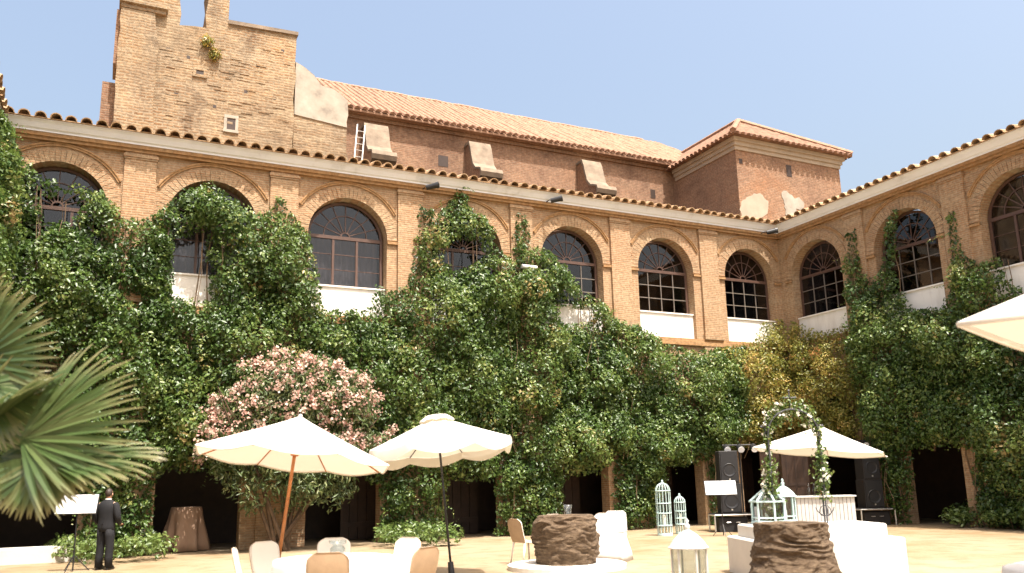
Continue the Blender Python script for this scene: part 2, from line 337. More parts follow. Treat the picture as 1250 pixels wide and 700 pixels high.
def window(root, mp, c, off, kind, curtain):
    """brown window in the arch; c centre along wall"""
    d = 0.36; r = RU-0.04
    fr = MB()
    # outer frame following the arch
    def arc(ra, n=20): return [(c+ra*math.cos(PI*i/n), SPR+ra*math.sin(PI*i/n)) for i in range(n+1)]
    o = [(c+r, SILL)]+arc(r)+[(c-r, SILL)]; i_ = [(c+r-0.085, SILL)]+arc(r-0.085)+[(c-r+0.085, SILL)]
    for k in range(len(o)-1):
        fr.prism([o[k], o[k+1], i_[k+1], i_[k]], d, d+0.09, lambda u, z, t: mp(u, t, z))
    mbox(fr, mp, c-r+0.085, c+r-0.085, d, d+0.09, SILL, SILL+0.07)
    mbox(fr, mp, c-r+0.085, c+r-0.085, d-0.01, d+0.085, SPR-0.02, SPR+0.09)
    w = part('window', fr, M['frame_wood'], root, off=off)
    ri = r-0.085
    def pane(poly):
        part('pane', MB().prism(poly, d+0.040, d+0.048, lambda u, z, t: mp(u, t, z)), M['glass'], w)
    def bar(p, q, wd, mat, dd=0.015):
        p = Vector(p); q = Vector(q); t = (q-p).normalized()*0; nrm = Vector((-(q-p).y, (q-p).x)).normalized()*wd/2
        poly = [tuple(p+nrm), tuple(q+nrm), tuple(q-nrm), tuple(p-nrm)]
        part('glazing_bar', MB().prism(poly, d+dd, d+0.075-dd, lambda u, z, t: mp(u, t, z)), mat, w)
    zb, zt = SILL+0.07, SPR-0.02
    ncol = 3 if kind == 'fan' else 4
    nrow = 1 if kind == 'fan' else 3
    for k in range(1, ncol): bar((c-ri+2*ri*k/ncol, zb), (c-ri+2*ri*k/ncol, zt), 0.075 if kind == 'fan' else 0.032, M['frame_wood'] if kind == 'fan' else M['muntin'], 0.002 if kind == 'fan' else 0.015)
    for k in range(1, 3): bar((c-ri, zb+(zt-zb)*k/3), (c+ri, zb+(zt-zb)*k/3), 0.02 if kind == 'fan' else 0.03, M['muntin'] if kind != 'fan' else M['frame_wood'], 0.02)
    for a in range(ncol):
        for b in range(nrow):
            x0, x1 = c-ri+2*ri*a/ncol, c-ri+2*ri*(a+1)/ncol; z0, z1 = zb+(zt-zb)*b/nrow, zb+(zt-zb)*(b+1)/nrow
            pane([(x0+.003, z0+.003), (x1-.003, z0+.003), (x1-.003, z1-.003), (x0+.003, z1-.003)])
    zc = SPR+0.09; nf = 8
    rs = ri*0.62
    def hp(a, rr): return (c+rr*math.cos(a), min(zc+rr*math.sin(a), SPR+math.sqrt(max(0, ri*ri-(rr*math.cos(a))**2))))
    for k in range(1, nf): bar(hp(PI*k/nf, 0.14), hp(PI*k/nf, ri*0.985), 0.03, M['frame_wood'], 0.02)
    for k in range(nf):
        a, b = PI*k/nf, PI*(k+1)/nf
        pane([(c, zc)]+[hp(a+(b-a)*j/3, ri*0.99) for j in range(4)])
    rg = MB(); rg2 = MB()
    for k in range(16):
        a, b = PI*k/16, PI*(k+1)/16
        rg.prism([hp(a, rs), hp(b, rs), hp(b, rs-0.03), hp(a, rs-0.03)], d+0.012, d+0.07, lambda u, z, t: mp(u, t, z))
        rg2.prism([hp(a, 0.16), hp(b, 0.16), hp(b, 0.12), hp(a, 0.12)], d+0.012, d+0.07, lambda u, z, t: mp(u, t, z))
    part('fan_ring', rg, M['frame_wood'], w); part('fan_ring', rg2, M['frame_wood'], w)
    if curtain:
        cm = MB(); n = 60; vs = []; fs = []
        for k in range(n+1):
            u = c-ri+2*ri*k/n; dd = d+0.34+0.035*math.sin(k*1.25)+0.02*math.sin(k*0.43)
            vs += [mp(u, dd, SILL-0.6), mp(u, dd, SPR+0.06)]
        for k in range(n): fs.append((2*k, 2*k+2, 2*k+3, 2*k+1))
        cm.add(vs, fs); part('curtain', cm, M['curtain'], w, smooth=True)

def wing(name, label, loc, mp, pil, bays, uend, kinds, tile_rot, tile_at, depth=4.0, miter=0.0, group=None):
    root = thing(name, label, 'building', loc); off = tuple(-x for x in loc)
    u_lo = min(min(a, b) for a, b, c in bays); u_hi = max(max(a, b) for a, b, c in bays)
    lw = MB(); arch_wall(lw, mp, bays, 1.14, 3.6, 0.0, 6.68, 0.0, 0.5)
    part('lower_wall', lw, M['brick'], root, off=off)
    uw = MB(); arch_wall(uw, mp, bays, RU, SPR, PANB, BANDB, 0.0, 0.5)
    part('upper_wall', uw, M['brick'], root, off=off)
    mb = MB(); mbox(mb, mp, u_lo, u_hi, -0.10, 0.5, 6.68, PANB-0.12); mbox(mb, mp, u_lo, u_hi, -0.05, 0.5, PANB-0.12, PANB)
    part('string_course', mb, M['brick_orange'], root, off=off)
    mb = MB(); mbox(mb, mp, u_lo, u_hi, -0.14, 0.5, BANDB, BANDB+0.09); mbox(mb, mp, u_lo, u_hi, -0.20, 0.5, BANDB+0.09, CORB)
    part('brick_band', mb, M['brick_orange'], root, off=off)
    # white coved cornice
    prof = [(0.5, CORB), (-0.22, CORB), (-0.22, CORB+0.05), (-0.28, CORB+0.08), (-0.36, CORB+0.20), (-0.42, CORB+0.26), (-0.44, CORB+0.26), (-0.44, TILEZ-0.03), (0.5, TILEZ-0.03)]
    mb = MB().prism(prof, u_lo, u_hi, lambda d, z, u: mp(u, d, z)); part('cornice', mb, M['fascia'], root, off=off)
    # roof deck and tiling
    def rz(d): return TILEZ+(d+OVER)*math.tan(PITCHR)
    mb = MB().prism([(-OVER+0.06, rz(-OVER+0.06)-0.02), (depth, rz(depth)-0.02), (depth, rz(depth)-0.16), (0.4, TILEZ-0.03), (-OVER+0.06, TILEZ-0.028)], u_lo-0.02, u_hi+0.02, lambda d, z, u: mp(u, d, z))
    part('roof_deck', mb, M['tile'], root, off=off)
    n = int(round((u_hi-u_lo)/0.385)); rib = MB()
    for k in range(n):
        u = u_lo+(k+0.5)*(u_hi-u_lo)/n
        jit = random.gauss(0, 0.025)
        o = part('roof_tile', tile_me, None, root)
        p = Vector(mp(u+random.uniform(-.012, .012), -OVER+jit, rz(-OVER+jit)-0.005))-Vector(loc)
        o.matrix_local = Matrix.Translation(p) @ Matrix.Rotation(tile_rot+random.gauss(0, .045), 4, 'Z') @ Matrix.Rotation(PITCHR+random.gauss(0, .03), 4, 'X')
        vs = []; 
        for d in (-OVER+0.5, depth-0.1):
            for j in range(6):
                a = PI*j/5; q = mp(u+0.13*math.cos(a), d, rz(d)+0.12*math.sin(a)); vs.append(q)
        rib.add(vs, [(j, j+1, 7+j, 6+j) for j in range(5)])
    part('roof_tiling', rib, M['tile'], root, kind='stuff', off=off)
    for u in pil:
        mb = MB(); mbox(mb, mp, u-0.43, u+0.43, -0.10, -0.0005, PANB, BANDB)
        mbox(mb, mp, u-0.47, u+0.47, -0.135, -0.0005, PANB+0.001, PANB+0.22)
        mbox(mb, mp, u-0.47, u+0.47, -0.15, -0.002, BANDB-0.16, BANDB-0.07); mbox(mb, mp, u-0.45, u+0.45, -0.125, -0.001, BANDB-0.21, BANDB-0.16)
        part('pilaster', mb, M['brick'], root, off=off)
        mb = MB(); mbox(mb, mp, u-0.5, u+0.5, -0.08, -0.0005, 0.0, 6.68); part('pilaster', mb, M['brick'], root, off=off)
    for i, (a, b, c) in enumerate(bays):
        # voussoir ring
        ring = MB(); nv = 34
        for k in range(nv):
            a0, a1 = PI*k/nv+0.004, PI*(k+1)/nv-0.004; pr = 0.04+random.uniform(-0.007, 0.007); ro = 1.63+random.uniform(-.012, .012)
            pts = [(c+RU*math.cos(a0), SPR+RU*math.sin(a0)), (c+ro*math.cos(a0), SPR+ro*math.sin(a0)), (c+ro*math.cos(a1), SPR+ro*math.sin(a1)), (c+RU*math.cos(a1), SPR+RU*math.sin(a1))]
            ring.prism(pts, -pr, 0.02, lambda u, z, d: mp(u, d, z))
        part('archivolt', ring, M['brick'], root, off=off)
        hood = MB(); nh = 22; a_lo, a_hi = R(30), R(150)
        for (r0, r1, dd) in ((1.74, 1.80, 0.045), (1.80, 1.84, 0.07)):
            for k in range(nh):
                a0, a1 = a_lo+(a_hi-a_lo)*k/nh, a_lo+(a_hi-a_lo)*(k+1)/nh
                hood.prism([(c+r0*math.cos(a0), SPR+r0*math.sin(a0)), (c+r1*math.cos(a0), SPR+r1*math.sin(a0)), (c+r1*math.cos(a1), SPR+r1*math.sin(a1)), (c+r0*math.cos(a1), SPR+r0*math.sin(a1))], -dd, 0.01, lambda u, z, d: mp(u, d, z))
        part('hood_mould', hood, M['brick_orange'], root, off=off)
        for sg in (-1, 1):
            imp = MB()
            e = c+sg*RU; f_ = c+sg*1.635
            mbox(imp, mp, min(e, f_), max(e, f_), -0.075, 0.02, SPR-0.12, SPR-0.035)
            part('impost', imp, M['brick_orange'], root, off=off)
        mb = MB(); mbox(mb, mp, c-RU+0.002, c+RU-0.002, 0.16, 0.44, PANB+0.001, SILL-0.05); mbox(mb, mp, c-RU+0.002, c+RU-0.002, 0.11, 0.46, SILL-0.05, SILL)
        part('parapet_panel', mb, M['plaster_white'], root, off=off)
        k_ = kinds[i] if i < len(kinds) else ('grid', False)
        window(root, mp, c, off, k_[0], k_[1])
    # inside: floors, back wall, ceilings; shade put in as near-black wood
    mb = MB(); mbox(mb, mp, u_lo, u_hi, 0.5, depth, 6.35, 6.68); part('gallery_floor', mb, M['shade_dark_wood'], root, off=off)
    mb = MB(); mbox(mb, mp, u_lo, u_hi, depth-0.3, depth, 0, 6.35); mbox(mb, mp, u_lo, u_hi, depth-0.3, depth, 6.68, TILEZ-0.05); part('inner_wall', mb, M['shade_dark_wood'], root, off=off)
    mb = MB(); ue = u_hi if abs(u_hi) > abs(u_lo) else u_lo; mbox(mb, mp, ue-.15, ue+.15, 0.5, depth, 0, TILEZ-.1); part('end_wall', mb, M['brick'], root, off=off)
    return root

mpB = lambda u, d, z: (u, d, z)
mpR = lambda u, d, z: (d, -u, z)
mpL = lambda u, d, z: (XL-d, -u, z)
pilB = [XP0-k*S for k in range(6)]
baysB = [(0.0, XP0, XP0+S/2)]+[(XP0-k*S, XP0-(k+1)*S, XP0-(k+.5)*S) for k in range(5)]+[(XP0-5*S, XL, XP0-5.5*S)]
kB = [('grid', False), ('grid', False), ('grid', False), ('fan', False), ('fan', True), ('fan', True), ('fan', False)]
wingB = wing('cloister_wing', 'long brick cloister wing with seven arched upper windows, facing the tables', (-14, 0, 0), mpB, pilB, baysB, XL, kB, 0.0, None)
pilR = [YR0+k*S for k in range(4)]
baysR = [(0.0, YR0, YR0-S/2)]+[(YR0+k*S, YR0+(k+1)*S, YR0+(k+.5)*S) for k in range(4)]
kR = [('grid', False), ('grid', False), ('fan', False), ('fan', False), ('fan', False)]
wingR = wing('cloister_wing', 'shaded brick cloister wing that meets the long wing at a right angle', (0, -9, 0), mpR, pilR, baysR, 22, kR, -PI/2, None)
wingL = wing('cloister_wing', 'brick cloister wing behind the palm, only its eave tiles in view', (XL, -5, 0), mpL, [3.4, 3.4+S], [(0.0, 3.4, 1.6), (3.4, 3.4+S, 3.4+S/2), (3.4+S, 3.4+2*S, 3.4+1.5*S)], 12, [], PI/2, None)
# corner brickwork above the inner corners (behind the cornice mitres)
mb = MB().box(0.0, 4.0, 0.0, 4.0, 0.0, TILEZ-0.03); part('corner_block', mb, M['shade_dark_wood'], wingB, off=(14, 0, 0))
# wooden doors in the lower arcade, coloured near-black to carry its shade
for (u, w_, mat_) in ((-17.25, 1.15, 'brown_wood'), (-14.1, 2.2, 'shade_dark_wood'), (-10.0, 2.2, 'brown_wood'), (-5.8, 2.2, 'brown_wood'), (-1.7, 2.2, 'brown_wood')):
    mb = MB(); np_ = max(3, int(w_/0.28))
    for k in range(np_): mb.box(u-w_/2+k*w_/np_+.008, u-w_/2+(k+1)*w_/np_-.008, 1.9, 1.97, 0.02, 4.6)
    for z in (0.4, 2.3, 4.2): mb.box(u-w_/2, u+w_/2, 1.86, 1.9, z, z+0.16)
    part('door', mb, M[mat_], wingB, off=(14, 0, 0))

# ------------------------------------------------------------------ church behind: nave, transept, buttresses
YN = 9.5
eaveL = onY(425.7, 137, YN); eaveR = onY(820, 203, YN); ZE = (eaveL[2]+eaveR[2])/2; XT = eaveR[0]
ridge = onY(520, 124.5, YN+6.2); ZR = ridge[2]
church = thing('church', 'old brick church with tiled roof rising behind the long cloister wing', 'church', (-4, YN, 0)); coff = (4, -YN, 0)
mb = MB().box(-17.5, XT+3, YN, YN+0.6, 0, ZE+0.1); mb.box(-17.5, -16.9, YN+0.6, YN+12.4, 0, ZE+0.1)
part('nave_wall', mb, M['brick_church'], church, off=coff)
mb = MB(); 
for k, (d, z) in enumerate(((0.10, 0.22), (0.2, 0.10))): mb.box(-17.5, XT, YN-d, YN-0.001, ZE-0.32+k*0.16, ZE-0.32+k*0.16+0.15)
part('brick_cornice', mb, M['brick_church'], church, off=coff)
def ribbed(mb, p00, p10, p01, p11, n, r=0.13, seg=5, jit=0.02):
    """ribs from eave line p00-p10 up to ridge line p01-p11"""
    p00, p10, p01, p11 = map(Vector, (p00, p10, p01, p11))
    nrm = (p10-p00).cross(p01-p00).normalized()
    if nrm.z < 0: nrm = -nrm
    ax = (p10-p00).normalized(); vs = []; fs = []
    m = 9
    for k in range(n):
        t = (k+.5)/n; a = p00.lerp(p10, t); b = p01.lerp(p11, t); base = len(vs)
        for i in range(m):
            q = a.lerp(b, i/(m-1))+nrm*random.uniform(-jit, jit)+ax*random.uniform(-jit, jit)
            for j in range(seg):
                w = PI*j/(seg-1); vs.append(q+ax*(r*math.cos(w))+nrm*(r*math.sin(w)))
        for i in range(m-1):
            for j in range(seg-1): fs.append((base+i*seg+j, base+i*seg+j+1, base+(i+1)*seg+j+1, base+(i+1)*seg+j))
        fs.append(tuple(base+j for j in range(seg)))
    return mb.add(vs, fs)
yr = YN+6.2; ye = YN-0.42; slope = (ZR-ZE)/(yr-YN)
mb = MB().add([(-17.8, ye, ZE-0.02), (XT+4, ye, ZE-0.02), (XT+4, yr, ZR), (-17.8, yr, ZR), (-17.8, YN+12.8, ZE), (XT+4, YN+12.8, ZE)], [(0, 1, 2, 3), (3, 2, 5, 4)])
mb.add([(-17.8, ye, ZE-0.12), (XT+4, ye, ZE-0.12), (XT+4, YN+.3, ZE-0.12), (-17.8, YN+.3, ZE-0.12), (-17.8, ye, ZE-0.02), (XT+4, ye, ZE-0.02)], [(0, 1, 2, 3), (0, 1, 5, 4)])
nroof = part('nave_roof', mb, M['tile_church'], church, off=coff)
mb = MB(); ribbed(mb, (-17.7, ye-.04, ZE), (XT+4, ye-.04, ZE), (-17.7, yr, ZR+.02), (XT+4, yr, ZR+.02), 72, 0.14)
part('roof_tiling', mb, M['tile_church'], nroof, kind='stuff')
mb = MB().tube([(-17.8+i*0.5, yr, ZR+0.06+random.uniform(-.03, .03)) for i in range(46)], 0.15, 6); part('ridge_tile', mb, M['tile_church'], nroof)
# transept
cq = onX(897, 176, XT); YT = cq[1]; ZT = onX(895, 169, XT)[2]
XTR = onY(1025, 215, YT)[0]; LT = YN+6-YT
mb = MB().box(XT, XTR, YT, YT+0.6, 0, ZT); mb.box(XT, XT+0.6, YT+0.6, YN+2, 0, ZT); mb.box(XTR-0.6, XTR, YT+0.6, YN+6, 0, ZT)
part('transept_wall', mb, M['brick_church'], church, off=coff)
mb = MB()
for k, d in enumerate((0.06, 0.14, 0.24)):
    z0 = ZT-0.62+k*0.2
    mb.box(XT-d, XTR+d, YT-d, YT-0.001, z0, z0+0.199); mb.box(XT-d, XT-0.001, YT-0.0005, YN-0.3, z0, z0+0.199); mb.box(XTR+0.001, XTR+d, YT-0.0005, YN+4, z0, z0+0.199)
part('transept_cornice', mb, M['cream'], church, off=coff)
o_ = 0.5; hx = (XT+XTR)/2; hw = (XTR-XT)/2+o_; pz = ZT+hw*0.70
A_ = (XT-o_, YT-o_, ZT); B_ = (XTR+o_, YT-o_, ZT); Cc = (XTR+o_, YN+9, ZT); D_ = (XT-o_, YN+9, ZT); E1 = (hx, YT-o_+hw, pz); E2 = (hx, YN+9, pz)
mb = MB().add([A_, B_, Cc, D_, E1, E2], [(0, 1, 4), (1, 2, 5, 4), (3, 0, 4, 5), (0, 3, 2, 1)])
troof = part('transept_roof', mb, M['tile_church'], church, off=coff)
mb = MB(); nn = 22
def hipribs(P0, P1, Q0, Q1, n):          # ribs perpendicular to the eave, cut by the hips
    P0, P1, Q0, Q1 = map(Vector, (P0, P1, Q0, Q1)); ax = (P1-P0).normalized(); vs = []
    nrm = (P1-P0).cross(Q0-P0).normalized(); nrm = nrm if nrm.z > 0 else -nrm
    up = nrm.cross(ax); up = up if up.z > 0 else -up
    Lq = (P1-P0).length; a0 = (Q0-P0).dot(ax); a1 = (Q1-P0).dot(ax); hh = (Q0-P0).dot(up)
    for k in range(n):
        t = (k+.5)/n*Lq
        h = hh*min(1, t/a0 if a0 > 1e-6 else 1, (Lq-t)/(Lq-a1) if Lq-a1 > 1e-6 else 1)
        b = P0+ax*t-up*0.06; base = len(mb.v); vs = []
        for q in (b, b+up*(h+.06)):
            for j in range(5):
                w = PI*j/4; vs.append(q+ax*0.13*math.cos(w)+nrm*0.13*math.sin(w))
        mb.add(vs, [(j, j+1, 6+j, 5+j) for j in range(4)]+[(0, 1, 2, 3, 4)])
hipribs(A_, B_, E1, E1, 22); hipribs(D_, A_, E2, E1, 44); hipribs(B_, Cc, E1, E2, 44)
part('roof_tiling', mb, M['tile_church'], troof, kind='stuff')
mb = MB().tube([Vector(A_)+Vector((0, 0, .1)), Vector(E1)+Vector((0, 0, .14))], 0.17, 6); part('hip_tile', mb, M['tile_church'], troof)
mb = MB().tube([Vector(B_)+Vector((0, 0, .1)), Vector(E1)+Vector((0, 0, .14))], 0.17, 6); part('hip_tile', mb, M['tile_church'], troof)
mb = MB().tube([Vector(E1)+Vector((0, 0, .14)), Vector(E2)+Vector((0, 0, .14))], 0.17, 6); part('ridge_tile', mb, M['tile_church'], troof)
def opening(u, v, w, h, y, root, off, mat='shade_dark_wood'):
    p = onY(u, v, y)
    mb = MB().box(p[0]-w/2, p[0]+w/2, y-0.012, y+0.2, p[2]-h/2, p[2]+h/2)  # solid dark block painted for the shade of a recess, nothing is cut
    o = part('painted_opening', mb, M['shade_dark_wood'], root, off=off)
    if mat == 'shade_dark_wood': return
    fr = MB().box(p[0]-w/2-.1, p[0]-w/2, y-0.03, y+.1, p[2]-h/2-.02, p[2]+h/2+.02).box(p[0]+w/2, p[0]+w/2+.1, y-0.03, y+.1, p[2]-h/2-.02, p[2]+h/2+.02)
    fr.box(p[0]-w/2-.1, p[0]+w/2+.1, y-.035, y+.1, p[2]+h/2+.02, p[2]+h/2+.14).box(p[0]-w/2-.12, p[0]+w/2+.12, y-.06, y+.1, p[2]-h/2-.12, p[2]-h/2-.02)
    part('surround', fr, M[mat if mat != 'shade_dark_wood' else 'brick_church'], o)
opening(963, 209, 0.34, 0.62, YT, church, coff); opening(904, 197, 0.22, 0.25, YT, church, coff)
opening(541, 197, 0.5, 0.55, YN, church, coff); opening(797, 237, 0.3, 0.5, YN, church, coff)
# ragged plaster patch on the transept
pc = onY(966, 247, YT); pts = []
for k in range(26):
    a = 2*PI*k/26; rr = 0.62+0.22*math.sin(3*a+1)+random.uniform(-.08, .08)
    pts.append((pc[0]+rr*1.05*math.cos(a), pc[2]-0.1+rr*0.95*math.sin(a)))
part('plaster_patch', MB().prism(pts, YT-0.02, YT+0.01, lambda x, z, y: (x, y, z)), M['plaster_old'], church, off=coff)
pc = onY(920, 248, YT); pts = []
for k in range(30):
    a = 2*PI*k/30; rr = 0.8+0.2*math.sin(2*a+.6)+random.uniform(-.1, .1)
    pts.append((pc[0]+rr*0.95*math.cos(a), pc[2]-0.25+rr*1.0*math.sin(a)))
part('plaster_patch', MB().prism(pts, YT-0.012, YT+0.01, lambda x, z, y: (x, y, z)), M['cream'], church, off=coff)
# scrolled buttresses on the nave wall
for (u, vt, vb) in ((452, 152, 190), (577, 174, 208), (712, 196, 230)):
    top = onY(u, vt, YN); w = 1.02; zt = top[2]-0.32; xc = top[0]+0.1
    prof = [(YN, zt), (YN-0.55, zt), (YN-0.70, zt-0.25), (YN-0.84, zt-0.75), (YN-1.0, zt-1.2), (YN-1.28, zt-1.5), (YN-1.62, zt-1.62), (YN-1.86, zt-1.72), (YN-1.94, zt-1.92), (YN-1.86, zt-2.12), (YN-1.7, zt-2.2), (YN-1.7, zt-8), (YN, zt-8)]
    b = part('buttress', MB().prism(prof, xc-w/2, xc+w/2, lambda y, z, x: (x, y, z)), M['brick_church'], church, off=coff)
    cap = [(y-0.05 if i < 11 else y, z+(0.08 if i < 2 else 0.02)) for i, (y, z) in enumerate(prof[:11])]; inn = [(y+0.06, z-0.04) for y, z in prof[:11]]
    mb = MB()
    for k in range(10): mb.prism([cap[k], cap[k+1], inn[k+1], inn[k]], xc-w/2-0.05, xc+w/2+0.05, lambda y, z, x: (x, y, z))
    part('coping', mb, M['coping'], b)

# ------------------------------------------------------------------ ruined bell tower
YW = 4.6
tower = thing('bell_tower', 'ruined pale brick bell gable with open gaps against the sky', 'tower', (-22, YW, 0)); toff = (22, -YW, 0)
def px(u, v): p = onY(u, v, YW); return (p[0], p[2])
def ragged(pts, step=0.45, amp=0.06):
    out = []
    for (a, b) in zip(pts[:-1], pts[1:]):
        L = math.hypot(b[0]-a[0], b[1]-a[1]); n = max(1, int(L/step))
        for k in range(n):
            t = k/n; j = amp if 0 < k else 0
            out.append((a[0]+(b[0]-a[0])*t+random.uniform(-j, j), a[1]+(b[1]-a[1])*t+random.uniform(-j, j)))
    out.append(pts[-1]); return out
x_l = px(139, 150)[0]; x_r = px(362, 60)[0]; x_p = px(425, 150)[0]
g1, g2 = px(220, 31), px(252, 34); p2 = px(279, 27); tr = px(362, 41)
top = ragged([(x_l, 6.0), (x_l+.0, px(140, 90)[1]), (x_l+.05, px(145, 0)[1]), (x_l+.1, 21.6), (g1[0]-.1, 21.6), (g1[0]-.02, g1[1]), (g2[0], g2[1]), (g2[0]+.02, 21.4), (p2[0]-.05, 21.4), (p2[0], p2[1]), tr, (x_r, 6.0)])
poly = [(x_l, 0.0)]+top+[(x_r, 0.0)]
mp_ = lambda x, z, y: (x, y, z)
part('wall', MB().prism(poly, YW, YW+1.6, mp_), M['brick_tower'], tower, off=toff)
lowr = ragged([(x_r+.003, px(362, 74)[1]), px(372, 80), px(384, 90), px(394, 103), px(408, 107), (x_p, px(424, 121)[1]), (x_p, 6.0)], 0.3, 0.05)
part('side_wall', MB().prism([(x_r+.003, 0)]+lowr+[(x_p, 0)], YW+0.12, YW+1.3, mp_), M['brick_tower'], tower, off=toff)
low2 = [q for q in lowr if q[1] > px(400, 152)[1]]
pl = [(x_r+.01, px(362, 139)[1])]+[(max(x_r+.01, q[0]-0.02), q[1]-0.03) for q in low2]+[(x_p-.02, px(425, 155)[1])]
part('plaster', MB().prism(pl, YW+0.08, YW+0.119, mp_), M['plaster_old'], tower, off=toff)
# side mass, mouldings and chimney-like stub at the left
bl = onY(122, 140, YW+1.0); br_ = onY(140, 106, YW+1.0)
part('side_stub', MB().box(bl[0], x_l-.004, YW+0.7, YW+1.9, 0, br_[2]), M['brick_church'], tower, off=toff)
a = px(150, 10); b = px(203, 14)
mb = MB().box(x_l-.06, b[0], YW-.16, YW+1.7, a[1]-.02, a[1]+.16).box(x_l-.12, b[0]+.06, YW-.26, YW+1.75, a[1]+.16, a[1]+.34)
part('moulding', mb, M['brick_tower'], tower, off=toff)
mb = MB().box(x_l-.18, x_l-.004, YW+0.15, YW+1.5, px(140, 75)[1], a[1]); part('side_ledge', mb, M['brick_church'], tower, off=toff)
mb = MB().prism([(p2[0], p2[1]-.1), (tr[0]+.06, tr[1]-.1), (tr[0]+.06, tr[1]+.03), (p2[0], p2[1]+.05)], YW-.08, YW+1.7, mp_); part('coping', mb, M['coping'], tower, off=toff)
mb = MB().prism(ragged([(x_l-.05, 6.0), (x_l-.04, a[1]-.05), (px(189, 20)[0], a[1]-.05), (px(193, 60)[0], px(193, 60)[1]), (px(189, 100)[0], px(189, 100)[1]), (px(191, 130)[0], 6.0)], .4, .035), YW-.14, YW-.001, mp_); part('corner_pier', mb, M['brick_tower'], tower, off=toff)
mb = MB()
for k in range(70):
    u, v = random.uniform(200, 356), random.uniform(48, 160); q = px(u, v); w_, h_ = random.uniform(.18, .5), random.uniform(.05, .11)
    mb.box(q[0]-w_/2, q[0]+w_/2, YW-random.uniform(.006, .022), YW+.02, q[1]-h_/2, q[1]+h_/2)
part('proud_bricks', mb, M['brick_tower'], tower, kind='stuff', off=toff)
for (u, v) in ((230, 70), (315, 80), (335, 120), (215, 115), (300, 112), (262, 130), (345, 62), (205, 60)):
    q = px(u, v); part('painted_putlog_hole', MB().box(q[0]-.06, q[0]+.06, YW-.006, YW+.1, q[1]-.06, q[1]+.05), M['shade_dark_wood'], tower, off=toff)  # dark blocks on the wall face imitate the shade inside small holes
opening(282, 152, 0.3, 0.42, YW, tower, toff, 'plaster_old'); opening(244, 89, 0.26, 0.14, YW, tower, toff, 'brick_tower')

# ------------------------------------------------------------------ foliage
def in_poly(p, poly):
    x, y = p[:, 0], p[:, 1]; c = np.zeros(len(p), bool); n = len(poly); j = n-1
    for i in range(n):
        xi, yi = poly[i]; xj, yj = poly[j]
        if yi != yj:
            t = ((yi > y) != (yj > y)) & (x < (xj-xi)*(y-yi)/(yj-yi)+xi); c ^= t
        j = i
    return c
def edge_dist(p, poly):
    d = np.full(len(p), 1e9); q = np.array(poly); n = len(q)
    for i in range(n):
        a, b = q[i], q[(i+1) % n]; ab = b-a; t = np.clip(((p-a)@ab)/max(1e-9, ab@ab), 0, 1)
        d = np.minimum(d, np.hypot(*(p-(a+t[:, None]*ab)).T))
    return d
def sample_poly(poly, n, holes=()):
    q = np.array(poly); lo, hi = q.min(0), q.max(0); out = np.zeros((0, 2))
    while len(out) < n:
        p = lo+(hi-lo)*rng.random((n*3, 2)); k = in_poly(p, poly)
        for h in holes: k &= ~in_poly(p, h)
        out = np.vstack([out, p[k]])
    return out[:n]
def area(poly):
    q = np.array(poly); x, y = q.T; return 0.5*abs(np.dot(x, np.roll(y, -1))-np.dot(y, np.roll(x, -1)))
def unit(a): return a/np.maximum(1e-9, np.linalg.norm(a, axis=1))[:, None]
def leaves_mesh(name, pos, nrm, size, mat, rnd, aspect=0.62, fold=0.18, droop=None):
    n = len(pos); nrm = unit(nrm)
    t = rng.normal(size=(n, 3)); t[:, 2] -= 0.7
    if droop is not None: t = droop+0.5*rng.normal(size=(n, 3))
    t = unit(t-nrm*(t*nrm).sum(1)[:, None]); b = np.cross(nrm, t); s = size[:, None]
    base = pos-t*s*0.5; tip = pos+t*s*0.5
    l_ = pos-t*s*0.08+b*s*aspect/2+nrm*s*fold; r_ = pos-t*s*0.08-b*s*aspect/2+nrm*s*fold
    co = np.stack([base, l_, tip, r_], 1).reshape(-1, 3)
    me = bpy.data.meshes.new(name); me.vertices.add(4*n); me.vertices.foreach_set('co', co.ravel().astype(np.float32))
    k = np.arange(n)[:, None]*4; idx = np.concatenate([k+0, k+2, k+1, k+0, k+3, k+2], 1).ravel()
    me.loops.add(6*n); me.loops.foreach_set('vertex_index', idx.astype(np.int32))
    me.polygons.add(2*n); me.polygons.foreach_set('loop_start', (np.arange(2*n)*3).astype(np.int32))
    me.polygons.foreach_set('loop_total', np.full(2*n, 3, np.int32))
    at = me.attributes.new('rnd', 'FLOAT', 'FACE'); at.data.foreach_set('value', np.repeat(np.clip(rnd, 0, 1), 2).astype(np.float32))
    me.update(calc_edges=True); me.materials.append(mat); return me
def clump_leaves(cen, rad, per_area, lsize, outw, flat=(1, 1, 1)):
    """leaves over the outer shells of many clumps; outw = outward direction per clump"""
    cnt = np.maximum(6, (per_area*rad**2).astype(int)); idx = np.repeat(np.arange(len(cen)), cnt); n = len(idx)
    d = rng.normal(size=(n, 3)); d = unit(d); o = outw[idx]
    dot = (d*o).sum(1); d = np.where((dot < -0.25)[:, None], d-2*dot[:, None]*o, d)
    rr = rad[idx]*(1-0.42*rng.random(n)**1.6)*(1+0.10*rng.normal(size=n))
    pos = cen[idx]+d*rr[:, None]*np.array(flat)
    nrm = d*0.75+o*0.25+np.array([0, 0, 0.35])+0.62*rng.normal(size=(n, 3))
    return idx, pos, nrm, lsize*(0.5+0.95*rng.random(n)**1.3)
